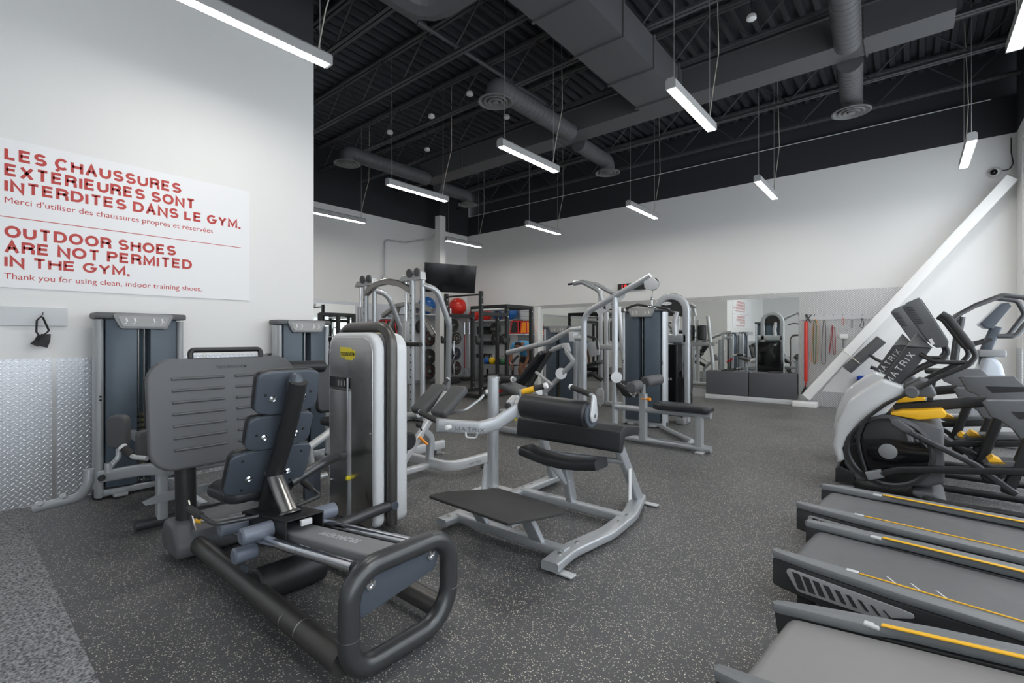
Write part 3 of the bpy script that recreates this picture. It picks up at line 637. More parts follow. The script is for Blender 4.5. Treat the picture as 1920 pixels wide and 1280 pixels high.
# ---------------------------------------------------------------- inner thigh machine beside the sign wall
AD = thing('hip_adduction_machine', 'hip machine with knee pad and bent foot bar under the hook rail, sign wall', 'gym machine', (-4.8, 1.2, 0))
tower(AD, (-5.33, 1.19, 0), (0, 1, 0), (1, 0, 0), .66, 1.62, stackh=.45, pinz=.5)
def hx(px, py, X): return onx(px, py, X)
arm = MB().bar([hx(300, 878, -4.15), hx(268, 880, -4.3), hx(190, 893, -4.6)], .085, .06, .05).build('swing_arm', SILVER, AD)
MB().cyl(hx(196, 893, -4.57), hx(196, 893, -4.57) + V((.05, -.03, 0)), .022, ch=.006).build('arm_bumper', RUBBER, arm)
fb = MB().tube([hx(167, 879, -4.62), hx(166, 905, -4.62), hx(152, 931, -4.66), hx(66, 953, -4.85)], .032, .12, n=16).build('foot_bar', SILVER, AD)
for px, py, X in ((122, 935, -4.72), (80, 949, -4.82)):
    p = hx(px, py - 4, X); MB().cyl(p, p + V((.035, -.02, .02)), .02, ch=.004).build('foot_peg', SILVER, fb)
pc = hx(224, 808, -4.5)
n = V((.72, -.62, 0)).normalized(); u = UP.cross(n)
pad(AD, pc - n * .03, u, UP, n, .13, .245, .075, 'knee_pad', GVINYL, .05, .018)
MB().tube([hx(223, 838, -4.52), hx(222, 858, -4.52), hx(205, 876, -4.5)], .018, .05).build('pad_stem', SILVER, AD)
MB().tube([hx(203, 868, -4.5), hx(203, 885, -4.5)], .022).build('pad_socket', SILVER, AD)
grip_tube([hx(276, 859, -4.0), hx(250, 857, -4.1), hx(231, 839, -4.15)], .016, AD, .06, hx(246, 853, -4.11), hx(232, 840, -4.148), 'seat_handle', LSILV, .026)
m = MB().bar([(-4.25, 1.06, .06), (-4.25, 1.06, .78)], .07, .07); m.bar([(-4.25, 1.62, .06), (-4.25, 1.62, .6)], .07, .07); m.bar([(-4.25, 1.06, .55), (-5.3, 1.1, .55)], .06, .06); m.bar([(-4.25, 1.06, .4), (-4.25, 1.62, .4)], .06, .06); m.bar([(-4.25, 1.3, .4), (-4.6, 1.3, .55)], .06, .06)
m.build('frame', SILVER, AD)
MB().tube([(-4.25, .90, .05), (-4.25, 1.95, .05)], .038, n=16).build('foot_tube', GUN, AD)
MB().bar([(-4.25, 1.34, .07), (-5.2, 1.34, .07)], .07, .07).build('base_rail', SILVER, AD)
MB().slab([(-4.20, .95, .2), (-4.20, 1.35, .2), (-4.20, 1.40, .26), (-4.20, 1.05, .27), (-4.20, .93, .23)], (.012, 0, 0)).build('step_bracket', SILVER, AD)
pad(AD, (-4.65, 1.3, .55), (0, 1, 0), (1, 0, 0), UP, .42, .4, .07, 'seat', VINYL, .06, .025)
pad(AD, (-4.95, 1.3, .85), (0, 1, 0), (-.15, 0, 1), (1, 0, .15), .40, .45, .06, 'backrest', VINYL, .06, .02)
pad(AD, hx(268, 830, -4.35), (0, 1, 0), UP, (1, 0, 0), .1, .2, .07, 'inner_knee_pad', GVINYL, .04, .018)
# ---------------------------------------------------------------- leg curl machine further along the sign wall
LC = thing('leg_curl_machine', 'dark weight tower machine at the end of the sign wall, behind the leg press', 'gym machine', (-4.9, 2.6, 0))
tower(LC, (-5.33, 2.70, 0), (0, 1, 0), (1, 0, 0), .62, 1.60, stackh=.55, pinz=.86)
m = MB().bar([(-5.2, 2.7, .07), (-3.95, 2.7, .07)], .07, .07); m.bar([(-4.0, 2.42, .06), (-4.0, 2.98, .06)], .07, .07); m.bar([(-4.6, 2.7, .07), (-4.6, 2.7, .5)], .07, .07)
m.build('frame', SILVER, LC)
MB().tube([onx(540, 858, -4.1), onx(580, 838, -4.1), onx(625, 805, -4.25)], .034, .05).build('curl_arm', LSILV, LC)
MB().tube([onx(580, 842, -4.1), onx(584, 882, -4.1), onx(568, 900, -4.1)], .034, .06).build('pivot_link', LSILV, LC)
MB().tube([onx(560, 905, -4.1), onx(612, 890, -4.1)], .028).build('lower_tube', LSILV, LC)
pad(LC, (-4.45, 2.7, .5), (0, 1, 0), (1, 0, 0), UP, .4, .45, .08, 'seat', VINYL, .06, .025)
pad(LC, (-4.78, 2.7, .85), (0, 1, 0), (-.2, 0, 1), (1, 0, .2), .4, .5, .07, 'backrest', VINYL, .06, .025)
MB().cyl(onx(560, 690, -4.75) + V((0, -.18, .02)), onx(600, 690, -4.75) + V((0, .05, .02)), .06, ch=.015).build('shoulder_roller', VINYL, LC)
# ---------------------------------------------------------------- sign on the wall
def sg(px, py): return onx(px, py, XL + .012)
zt = sg(440, 353).z; zb_ = sg(440, 562).z; ye = sg(468, 450).y
sgn = tag(MB().slab([(XL + .001, -.75, zb_), (XL + .001, ye, zb_), (XL + .001, ye, zt), (XL + .001, -.75, zt)], (.01, 0, 0)).build('notice_board', SIGNW), 'big white notice board with red French and English shoe rules', 'sign')
def line(s, x0, y0, x1, hpx, bold, sx=None):
    p0, p1 = sg(x0, y0), sg(x1, y0); wid = p1.y - p0.y
    size = hpx * abs(p0.x) and hpx
    tmp = MB(); text(tmp, s, (0, 0, 0), (1, 0, 0), (0, 1, 0), 1, .001, bold)
    w1 = max(v.x for v in tmp.v) - min(v.x for v in tmp.v)
    return p0, wid / (w1 * size), size
def sign_line(s, px, py, pxe, cap_top, bold=.0, name='sign_lettering'):
    # baseline start (px,py), right end pxe, cap height top at (px,cap_top)
    b0 = sg(px, py); capz = sg(px, cap_top).z - b0.z; e = sg(pxe, py)
    if bold > .01:
        k = 1.0
        for _ in range(12):
            t_ = caps(MB(), s, (0, 0, 0), (1, 0, 0), (0, 1, 0), capz, .225, k, .12); k *= 1 + (e.y - b0.y - t_.adv) / (t_.adv * .9)
        return caps(MB(), s, V((XL + .0112, b0.y, b0.z)), (0, 1, 0), (0, 0, 1), capz, .225, k, .12, .0008).build(name, SIGNRED, sgn)
    tmp = MB(); text(tmp, s, (0, 0, 0), (1, 0, 0), (0, 1, 0), 1, .001, bold)
    xs_ = [v.x for v in tmp.v]; H = MB(); text(H, 'H', (0, 0, 0), (1, 0, 0), (0, 1, 0), 1, .001, bold); ch = max(v.y for v in H.v)
    size = capz / ch; sx = (e.y - b0.y) / ((max(xs_) - min(xs_)) * size)
    text(MB(), s, V((XL + .0112, b0.y, b0.z)), (0, 1, 0), (0, 0, 1), size, .001, bold, sx).build(name, SIGNRED, sgn)
BD = .028
sign_line('LES CHAUSSURES', 8, 298, 340, 275, BD); sign_line('EXTÉRIEURES SONT', 8, 328, 366, 305, BD); sign_line('INTERDITES DANS LE GYM.', 8, 357, 451, 335, BD)
sign_line('Merci d’utiliser des chaussures propres et réservées', 7, 379, 398, 368, 0)
sign_line('OUTDOOR SHOES', 8, 444, 330, 421.5, BD); sign_line('ARE NOT PERMITED', 8, 472, 360, 450, BD); sign_line('IN THE GYM.', 8, 498.5, 243, 478.5, BD)
sign_line('Thank you for using clean, indoor training shoes.', 7, 522, 378, 511, 0)
z = sg(452, 464.5).z; MB().box((XL + .011, -.6, z - .003), (XL + .0122, sg(452, 464).y, z + .003)).build('divider_line', SIGNRED, sgn)
# hook rail and strap
def hk(px, py, d=.0): return onx(px, py, XL + .01 + d)
a, b_ = hk(126, 578), hk(126, 611)
rail = thing('hook_rail', 'pale grey hook rail on the sign wall below the notice board', 'hook rail', (XL, .3, b_.z))
MB().box((XL + .001, -1.0, b_.z), (XL + .02, a.y, a.z)).build('rail_board', mat('dull_rail_silver', (.52, .53, .54), .45, .2), rail)
q = hk(79, 590, .03)
MB().tube([(XL + .02, q.y, q.z - .0), (XL + .07, q.y, q.z - .005), (XL + .085, q.y, q.z + .025)], .005, .012).build('hook', CHROME, rail)
st = thing('velcro_strap', 'black fabric ankle strap hanging from the hook rail', 'strap', (q.x + .02, q.y, q.z))
def ribbon(t, pts, w, up, name='strap_band', m=RUBBER, th=.004, bend=.02): return MB().bar(pts, w, th, bend, up=up, r=.0005).build(name, m, t)
X2 = .075
ribbon(st, [hk(79, 592, X2), hk(69, 600, X2), hk(68, 622, X2), hk(76, 632, X2), hk(92, 620, X2), hk(80, 594, X2)], .045, (1, .15, 0), bend=.02)
ribbon(st, [hk(78, 630, X2 - .03), hk(72, 640, X2 - .02), hk(64, 647, X2 - .01)], .012 * 5, (.2, 1, .7), 'strap_tail')
ribbon(st, [hk(86, 626, X2), hk(85, 638, X2 + .01), hk(80, 650, X2)], .012 * 5, (.2, 1, .1), 'strap_tail')
# ================================================================ MIDDLE OF THE FLOOR
# ---------------------------------------------------------------- hip trainer with black step platform
GT = thing('hip_thrust_machine', 'silver hip trainer with black platform and padded roller, centre of the room', 'gym machine', (-2.2, 3.0, 0))
def base(x, name):
    pass
rr = MB().bar([(-1.63, 2.30, .055), (-1.655, 2.55, .055), (-1.60, 2.95, .055), (-1.63, 3.35, .055), (-1.76, 3.78, .055)], .055, .115, .5).build('base_runner', SILVER, GT)
rl = MB().bar([(-2.62, 2.34, .055), (-2.62, 3.85, .055)], .055, .10).build('base_runner', SILVER, GT)
b = MB()
for y, x in ((2.42, -1.64), (2.62, -1.645), (3.12, -1.605), (3.26, -1.615), (3.72, -1.74)): b.cyl((x, y, .08), (x, y, .092), .012, n=10)
b.build('bolt', STEEL, rr)
b = MB()
for y in (2.42, 3.3, 3.42, 3.75): b.cyl((-2.62, y, .08), (-2.62, y, .092), .012, n=10)
b.build('bolt', STEEL, rl)
for x, y in ((-1.60, 2.36), (-1.70, 3.80)): MB().rbox((x + .04, y, .012), (.12, .06, .012), .004, seg=2).build('floor_tab', LSILV, rr)
for y in (2.50, 3.26): MB().bar([(-2.6, y, .06), (-1.64, y, .06)], .065, .075).build('cross_rail', SILVER, GT)
pf = MB().slab([(-2.53, 2.14, .305), (-1.80, 2.12, .305), (-1.70, 2.32, .305), (-1.66, 2.52, .29), (-1.75, 2.545, .305), (-2.26, 2.57, .305), (-2.50, 2.28, .305)], (0, 0, .018), .005, .02).build('step_platform', RUBBER, GT)
MB().box((-1.86, 2.16, .28), (-1.80, 2.5, .304)).box((-2.40, 2.2, .28), (-2.34, 2.45, .304)).build('platform_bracket', SILVER, pf)
for x in (-2.34, -1.86): MB().bar([(x, 2.5, .07), (x - .0, 2.36, .29)], .04, .10).build('platform_leg', SILVER, GT)
for x, y0, y1 in ((-1.72, 3.69, 3.27), (-2.60, 3.74, 3.48)): MB().bar([(x, y0, .07), (x, y1, .66)], .055, .085, up=(1, 0, 0)).build('pad_post', SILVER, GT)
# wide back pad: top surface and hanging apron
sec = [V((0, 3.54, .70)), V((0, 3.28, .735)), V((0, 3.22, .70)), V((0, 3.20, .55)), V((0, 3.255, .54)), V((0, 3.285, .655)), V((0, 3.54, .635))]
MB().slab([V((-2.62, p.y, p.z)) for p in sec], (.98, 0, 0), .02, .03, seg=3, nb=4).build('back_pad', VINYL, GT)
cu = []
for k in range(9):
    f = k / 8; cu.append((-2.50 + .72 * f, 3.18 - .0 * f, .455 - .045 * math.sin(PI * f)))
MB().bar(cu, .075, .19, up=(0, 0, 1), r=.025).build('seat_pad', VINYL, GT)
MB().bar([(-2.10, 3.27, .09), (-2.10, 3.18, .40)], .09, .06, up=(0, 1, 0)).bar([(-2.10, 3.20, .25), (-2.18, 3.12, .40)], .06, .06).build('seat_post', SILVER, GT)
MB().cyl((-2.6, 3.2, .44), (-1.70, 3.4, .44), .022).build('seat_tube', SILVER, GT)
# lift post, lever and roller
lp = MB().cyl((-2.95, 3.27, .03), (-2.95, 3.27, 1.035), .052, ch=.004).build('lift_post', SILVER, GT)
MB().cyl((-2.95, 3.27, 1.03), (-2.95, 3.27, 1.045), .05, ch=.006).build('post_cap', MPLASTIC, lp)
MB().slab([(-2.99, 3.15, .01), (-2.99, 3.19, .26), (-2.99, 3.24, .22), (-2.99, 3.3, .01)], (.02, 0, 0)).box((-3.06, 3.1, .005), (-2.62, 3.36, .02)).build('post_gusset', LSILV, lp)
MB().cyl((-2.95, 3.27, .90), (-3.0, 3.22, .90), .022, ch=.004).build('band_peg', WHITEP, lp)
lev = MB().bar([ony(822, 797, 2.55), ony(900, 802, 2.75), ony(930, 794, 2.85), ony(968, 768, 2.98), ony(985, 762, 3.03)], .10, .075, .12).build('lever_arm', SILVER, GT)
p0, p1 = ony(855, 803, 2.5), ony(902, 806, 2.64)
u = (p1 - p0).normalized(); text(MB(), 'MATRIX', ony(853, 807, 2.46), u, UP, .042, .002, .004, 1.35, sp=1.15).build('lettering', GINK, lev)
e = ony(822, 797, 2.55); MB().rbox(e - u * .006, (.08, .03, .108), .012, rot=M.Rotation(math.atan2(u.y, u.x) - PI / 2, 3, 'Z') @ M.Rotation(0, 3, 'X')).build('end_cap', MPLASTIC, lev)
q = ony(844, 800, 2.53); MB().cyl(q, q + V((.01, -.05, 0)), .018, ch=.004).build('pivot_bolt', WHITEP, lev)
MB().tube([ony(873, 810, 2.65), ony(874, 820, 2.65), ony(893, 821, 2.7), ony(895, 811, 2.7)], .008, .02).build('foot_stirrup', LSILV, lev)
grip_tube([ony(826, 795, 2.6), ony(820, 787, 2.64), ony(786, 771, 2.6)], .017, GT, .02, ony(822, 790, 2.62), ony(788, 773, 2.6), 'lever_handle', SILVER, .024, cap=False)
rc0, rc1 = V((-2.40, 3.02, .855)), V((-1.775, 3.02, .84))
rl_ = MB().cyl(rc0, rc1, .097, ch=.025, n=32).build('hip_roller', VINYL, GT)
MB().cyl(rc1, rc1 + V((.012, 0, 0)), .088, n=32).build('roller_ring', SLATE, rl_)
hp = MB().slab([rc1 + V((.014, -.035, -.05)), rc1 + V((.014, .035, -.05)), rc1 + V((.014, .05, 0)), rc1 + V((.014, .03, .13)), rc1 + V((.014, -.01, .15)), rc1 + V((.014, -.05, 0))], (.016, 0, 0), .004, .03).build('handle_plate', LSILV, GT)
MB().cyl(rc1 + V((.03, 0, -.005)), rc1 + V((.036, 0, -.005)), .014, n=6).build('hex_bolt', STEEL, hp)
h0 = rc1 + V((.02, .01, .135)); h1 = h0 + V((-.20, .02, .05))
grip_tube([h0, h1], .014, GT, 0, h0.lerp(h1, .18), h1, 'roller_handle', SILVER, .021)
kn = MB().slab([(-2.53, 2.97, .76), (-2.53, 3.03, .73), (-2.53, 3.09, .86), (-2.53, 3.05, .93), (-2.53, 2.96, .88)], (.06, 0, 0), .006, .02).build('pivot_block', LSILV, GT)
for y, z in ((2.95, .845), (2.97, .755)): MB().cyl((-2.49, y, z), (-2.49, y - .03, z), .026, ch=.006).build('pivot_knob', RUBBER, kn)
MB().cyl((-2.47, 3.02, .86), (-2.40, 3.02, .86), .035, ch=.004).build('roller_axle', LSILV, kn)
a = rc0 + V((-.02, .02, .1)); b_ = a + V((.17, .06, .055))
MB().tube([a + V((-.02, 0, -.12)), a + V((-.02, 0, .02))], .012).build('grip_stem', LSILV, kn)
yg = MB().tube([a, a.lerp(b_, .55)], .025).build('yellow_grip', YELLOW, GT, label='yellow hand grip')
MB().tube([a.lerp(b_, .55), b_], .021).build('grip', RUBBER, yg); MB().cyl(b_, b_ + (b_ - a).normalized() * .03, .024, ch=.004).build('end_cap', WHITEP, yg)
text(MB(), '!', (-2.44, 2.955, .745), (1, 0, 0), (0, 0, 1), .03, .001).slab([(-2.455, 2.954, .735), (-2.405, 2.954, .735), (-2.43, 2.954, .775)], (0, -.001, 0)).build('warning_sticker', LEMON, kn)
MB().box((-1.678, 3.42, .14), (-1.672, 3.46, .38)).build('instruction_sticker', WHITEP, GT)
# ---------------------------------------------------------------- back extension bench
BE = thing('back_extension_bench', 'silver back extension bench with two grey thigh pads behind the leg press tower', 'gym machine', (-3.9, 3.2, 0))
m = MB().bar([(-3.53, 3.85, .10), (-3.53, 3.28, .10), (-4.38, 3.28, .10), (-4.38, 3.95, .10)], .10, .065, .16)
m.build('rear_foot', LSILV, BE)
text(MB(), 'MATRIX', (-3.49, 3.50, .085), (0, 1, 0), UP, .035, .002, .003, 1.3, sp=1.15).build('lettering', GINK, BE)
for x, y in ((-3.53, 3.78), (-4.38, 3.85)): MB().rbox((x, y, .03), (.07, .08, .06), .01).rbox((x + .05, y + .03, .008), (.1, .05, .012), .003).build('foot_block', MPLASTIC, BE)
MB().bar([(-3.85, 2.35, .07), (-3.85, 3.27, .07)], .06, .07).build('base_rail', LSILV, BE)
MB().bar([(-3.85, 3.28, .12), (-3.85, 3.30, .36), (-3.85, 3.20, .44)], .07, .07, .1, up=(0, 1, 0)).build('upright', SILVER, BE)
bs0, bs1 = V((-3.85, 2.80, .02)), V((-3.85, 3.52, .80))
MB().bar([bs0, bs1], .06, .07, up=(1, 0, 0)).build('incline_rail', LSILV, BE)
dv = (V((0, 3.62, .86)) - V((0, 3.26, .58))).normalized(); dn = V((0, -dv.z, dv.y))
for x in (-4.01, -3.69): pad(BE, V((x, 3.44, .70)), (1, 0, 0), dv, dn, .225, .42, .085, 'thigh_pad', GVINYL, .04, .03)
for s in (-1, 1):
    x = lambda d: -3.85 + s * d
    grip_tube([(x(.1), 3.42, .62), (x(.30), 3.50, .64), (x(.34), 3.70, .75), (x(.36), 3.86, .90)], .015, BE, .08, (x(.345), 3.735, .785), (x(.36), 3.86, .90), 'handle', SILVER, .022)
MB().cyl((-4.05, 2.85, .42), (-3.62, 2.85, .42), .085, ch=.02).build('ankle_roller', VINYL, BE)
MB().ball((-3.80, 3.10, .52), .032).cyl((-3.8, 3.10, .52), (-3.83, 3.16, .45), .008).build('adjust_knob', BLACK, BE)
MB().tube([(-3.80, 3.10, .40), (-3.74, 3.16, .32)], .014).build('release_lever', ORANGE, BE, label='orange lever')
# ---------------------------------------------------------------- pulldown and row machine
LT = thing('lat_pulldown_machine', 'silver pulldown machine with blue grey weight tower and low black bench', 'gym machine', (-2.9, 6.3, 0))
tower(LT, (-3.24, 7.08, 0), (1, 0, 0), (0, -1, 0), .72, 1.86, stackh=.42, pinz=.9)
A = ony(1095, 640, 5.95); B = ony(1103, 588, 5.95); C = ony(1220, 517, 5.95)
MB().tube([V((A.x, A.y, .04)), V((A.x, A.y, B.z)), C], .042, .22, n=16).build('main_upright', SILVER, LT)
D = ony(1153, 553, 5.95); MB().tube([V((D.x, D.y, .04)), V((D.x, D.y, D.z + .02))], .042, n=16).build('second_upright', SILVER, LT)
gs = MB().slab([ony(1115, 579, 5.96), ony(1151, 556, 5.96), ony(1152, 574, 5.96), ony(1124, 592, 5.96)], (0, -.012, 0)).build('gusset_plate', LSILV, LT)
gh = MB()
for q in ((1130, 578, 1135, 571, 1136, 580), (1146, 570, 1149, 565, 1149, 574)): gh.slab([ony(q[0], q[1], 5.947), ony(q[2], q[3], 5.947), ony(q[4], q[5], 5.947)], (0, -.001, 0))
gh.build('cut_out', INK, gs)
MB().slab([ony(1157, 552, 5.96), ony(1174, 545, 5.96), ony(1173, 555, 5.96), ony(1158, 569, 5.96)], (0, -.012, 0)).build('gusset_plate', LSILV, LT)
pu = ony(1222, 532, 5.95)
pl = MB().slab([ony(1207, 524, 5.93), ony(1224, 519, 5.93), ony(1236, 530, 5.93), ony(1233, 541, 5.93), ony(1222, 545, 5.93), ony(1209, 540, 5.93)], (0, -.012, 0), .003, .03).build('pulley_guard', LSILV, LT)
MB().cyl(pu + V((0, .01, 0)), pu + V((0, .04, 0)), .085, n=28).build('pulley', BLACK, LT)
bc = ony(1222, 576, 5.95)
cb = MB().tube([pu + V((.0, .02, -.08)), bc + V((0, 0, .05))], .004, n=6).build('cable', BLACK, LT)
MB().tube([bc + V((0, 0, .10)), bc + V((0, 0, .0))], .012).ball(bc + V((0, 0, .11)), .02).build('carabiner', CHROME, cb)
lb = MB().tube([ony(1172, 581, 5.95), ony(1181, 575, 5.95), ony(1195, 571, 5.95), ony(1224, 575, 5.95), ony(1247, 578, 5.95), ony(1264, 587, 5.95)], .016, .1).build('pull_bar', RUBBER, LT)
MB().tube([ony(1216, 574, 5.945), ony(1232, 577, 5.945)], .019).build('bar_sleeve', CHROME, lb); MB().ball(ony(1172, 581, 5.95), .021).build('end_cap', WHITEP, lb)
rz0 = .055
MB().tube([(-3.55, 5.95, rz0), (-1.84, 5.93, rz0)], .042, n=16).build('base_rail', SILVER, LT)
MB().tube([(-2.9, 7.0, .05), (-2.18, 6.25, .05), (-2.14, 6.0, .05)], .036, .1).build('base_brace', SILVER, LT)
MB().rbox((-1.95, 5.9, .012), (.1, .16, .02), .004).build('floor_tab', LSILV, LT)
MB().bar([(-1.98, 5.93, .06), (-1.98, 5.93, .46)], .10, .075).build('bench_leg', SILVER, LT)
MB().bar([(-2.70, 5.93, .06), (-2.70, 5.93, .66)], .10, .075).build('roller_post', SILVER, LT)
MB().tube([(-3.10, 5.93, .455), (-1.84, 5.93, .455)], .038).build('bench_tube', SILVER, LT)
pad(LT, (-2.18, 5.93, .495), (0, 1, 0), (1, 0, 0), UP, .30, .70, .075, 'bench_pad', VINYL, .07, .025)
kp = MB().cyl((-2.70, 5.87, .60), (-2.62, 5.87, .60), .008).cyl((-2.62, 5.87, .60), (-2.57, 5.87, .60), .022, ch=.005).build('lock_knob', ORANGE, LT)
MB().tube([(-2.70, 5.93, .62), (-2.70, 5.93, .78)], .03).build('roller_stem', MPLASTIC, LT)
for s in (-1, 1):
    MB().cyl((-2.72 + .02 * s, 5.93 + s * .05, .77 + .04 * (s + 1) / 2), (-2.66 + .04 * s, 5.93 + s * .36, .77 + .06 * (s + 1) / 2), .072, ch=.015).build('thigh_roller', GVINYL, LT)
# low row handle and foot plate
MB().cyl(ony(1156, 707, 5.9), ony(1156, 707, 5.93), .075, n=24).build('low_pulley_guard', LSILV, LT)
MB().slab([ony(1150, 716, 5.92), ony(1156, 716, 5.92), ony(1185, 741, 5.92), ony(1180, 746, 5.92), ony(1168, 742, 5.92)], (0, .30, 0), .006).build('foot_rest', BLACK, LT)
rw = MB().tube([ony(1178, 733, 5.85), ony(1186, 719, 5.85), ony(1198, 723, 5.85), ony(1189, 745, 5.85)], .009, .01, closed=True).build('row_handle', CHROME, LT)
MB().tube([ony(1163, 717, 5.88), ony(1178, 727, 5.86)], .007).build('row_chain', CHROME, rw)
# ---------------------------------------------------------------- arched functional trainer behind it
AR = thing('dual_pulley_trainer', 'arched machine with tall smoked cover beside the pulldown weight tower', 'gym machine', (-3.0, 8.0, 0))
Y8 = 7.75
ax0, ax1 = ony(1232, 600, Y8), ony(1287, 600, Y8)
tp = ony(1255, 556, Y8).z
MB().bar([V((ax0.x, Y8, .9)), V((ax0.x, Y8, tp)), V((ax1.x, Y8, tp)), V((ax1.x, Y8, .05))], .09, .11, .3, up=(0, 1, 0)).build('arch_frame', SILVER, AR)
a0 = ony(1236, 580, Y8); a1 = ony(1280, 582, Y8)
hc = MB().slab([V((ax0.x, Y8 - .02, tp - .32)), V((ax1.x - .03, Y8 - .02, tp - .32)), V((ax1.x - .03, Y8 - .02, tp - .02)), V((ax0.x, Y8 - .02, tp - .02))], (0, .05, 0), 0, [0, 0, .26, .26], nb=8).build('arch_panel', BLACK, AR)
c = ony(1250, 569, Y8 - .03); o_ = MB(); o_.slab([c + V((.085 * math.cos(k * PI / 12), 0, .028 * math.sin(k * PI / 12))) for k in range(24)], (0, -.006, 0)); bdg = o_.build('oval_badge', WHITEP, AR)
text(MB(), 'MATRIX', c + V((-.055, -.007, -.01)), (1, 0, 0), UP, .028, .001, .002, 1.1).build('lettering', GINK, bdg)
MB().bar([V((ax0.x - .12, Y8, 1.38)), V((ax1.x, Y8, 1.38))], .15, .09).build('cross_bar', SILVER, AR)
MB().tube([V((ax0.x + .32, Y8, 1.42)), V((ax0.x + .30, Y8, 1.62)), V((ax0.x + .34, Y8, 1.82))], .05, .2).build('swivel_arm', LSILV, AR)
sk = MB(); pts = [(ax0.x - .12, Y8 + .06), (ax0.x + .0, Y8 - .07), (ax0.x + .25, Y8 - .10), (ax1.x - .02, Y8 - .06), (ax1.x + .05, Y8 + .06), (ax1.x + .05, Y8 + .2), (ax0.x - .12, Y8 + .2)]
sk.slab([V((x, y, .12)) for x, y in pts], (0, 0, 1.16), .01, .08, nb=5); sk_ = sk.build('smoked_cover', SMOKED, AR)
text(MB(), 'MATRIX', V((ax0.x + .02, Y8 - .108, .70)), (1, 0, 0), UP, .06, .001, .003, 1.2).build('lettering', WINK, sk_)
for x in (ax0.x + .05, ax1.x - .05): MB().rbox((x, Y8, .05), (.14, .3, .1), .02).build('foot', MPLASTIC, AR)
# ---------------------------------------------------------------- assisted chin and dip machine behind
CD = thing('chin_dip_machine', 'tall silver chin up machine with overhead grips behind the pulldown machine', 'gym machine', (-5.2, 8.7, 0))
Y9 = 8.75
def c9(px, py, d=0): return ony(px, py, Y9 + d)
for px, top in ((1126, 545), (1137, 585)):
    p = c9(px, top); MB().bar([V((p.x, p.y, .04)), p], .09, .07).build('upright', LSILV, CD)
MB().tube([c9(1065, 533), c9(1078, 531)], .022).build('chin_grip', RUBBER, CD)
MB().tube([c9(1076, 531), c9(1092, 528), c9(1125, 545), c9(1131, 575)], .05, .2, n=16).build('overhead_arm', SILVER, CD)
MB().tube([c9(1088, 528, .4), c9(1120, 534, .4), c9(1160, 555, .4)], .05, .15, n=16).build('overhead_arm', SILVER, CD)
MB().bar([c9(1100, 650), c9(1178, 650)], .11, .09).build('cross_bar', LSILV, CD)
MB().tube([c9(1160, 575), c9(1172, 700), V((c9(1174, 700).x, Y9, .05))], .05, .3).build('rear_leg', LSILV, CD)
MB().bar([V((c9(1126, 600).x, Y9, .06)), V((c9(1178, 600).x, Y9, .06))], .08, .09).build('base_rail', LSILV, CD)
kpd = c9(1115, 660, -.3); MB().slab([c9(1101, 640, -.3), c9(1122, 640, -.3), c9(1124, 665, -.3), c9(1105, 670, -.3)], (0, .02, 0), .004, .03).build('side_plate', LSILV, CD)
MB().rbox(c9(1114, 682, -.3), (.30, .28, .07), .02, rot=M.Rotation(-.35, 3, 'Y')).build('knee_platform', BLACK, CD)
MB().tube([c9(1100, 630, -.3), c9(1118, 634, -.3), c9(1121, 655, -.3)], .022, .08).build('dip_handle', RUBBER, CD)
MB().tube([c9(1092, 705, -.35), c9(1110, 700, -.35), c9(1128, 712, -.35)], .045, .1).build('foot_lever', BLACK, CD)
pl_ = MB().slab([c9(1118, 728, -.4), c9(1132, 728, -.4), c9(1132, 758, -.4), c9(1118, 758, -.4)], (0, .02, 0), .004, .06).build('pulley_plate', LSILV, CD)
text(MB(), 'MATRIX', c9(1120, 744, -.405), (1, 0, 0), UP, .03, .001, .002, .8).build('red_label', RED, pl_)
MB().tube([c9(1125, 758, -.39), V((c9(1125, 758, -.39).x, Y9 - .39, .05))], .02).build('pulley_stem', LSILV, CD)
for px in (1128, 1155): MB().cyl(c9(px, 600, .12), c9(px, 640, .12), .12, ch=.03).build('torso_pad', VINYL, CD)
# ---------------------------------------------------------------- converging press with grey tower
PR = thing('chest_press_machine', 'silver press machine with inclined black backrest and long lever arm', 'gym machine', (-5.4, 7.6, 0))
o = ony(1048, 752, 8.0); o.z = 0
tower(PR, (o.x, 8.0, 0), (1, 0, 0), (0, -1, 0), .80, 1.63, stackh=.40, pinz=.9)
Yp = 7.1
def cp(px, py, d=0): return ony(px, py, Yp + d)
la = MB().tube([cp(951, 661), cp(1030, 641), cp(1052, 628), cp(1072, 618), cp(1095, 616)], .048, .15, n=16).build('lever_arm', SILVER, PR)
grip_tube([cp(975, 655), cp(970, 668), cp(958, 681)], .018, PR, .03, cp(972, 666), cp(959, 680), 'press_handle', SILVER, .026)
MB().slab([cp(1066, 622, -.06), cp(1075, 622, -.06), cp(1076, 640, -.06), cp(1067, 640, -.06)], (0, .12, 0), .006).build('pivot_clevis', LSILV, PR)
MB().tube([cp(1070, 634), cp(1096, 634)], .05).build('pivot_tube', SILVER, PR)
b0, b1 = cp(974, 727, .0), cp(1030, 656, .0)
d_ = (b1 - b0).normalized(); nn = V((-d_.z, 0, d_.x))
pad(PR, b0.lerp(b1, .46) - V((0, .0, 0)), (0, 1, 0), d_, nn, .32, (b1 - b0).length * .92, .08, 'backrest', VINYL, .08, .025)
MB().bar([cp(985, 735), cp(1036, 652)], .08, .08).build('back_frame', GUN, PR)
MB().bar([cp(1022, 735), cp(1076, 678), cp(1062, 658)], .075, .075, .04).build('frame_strut', SILVER, PR)
MB().bar([cp(1005, 697, -.05), cp(1036, 722, -.05)], .045, .06).build('adjust_strut', LSILV, PR)
MB().tube([cp(1032, 657), cp(1055, 648)], .045).build('upper_link', SILVER, PR)
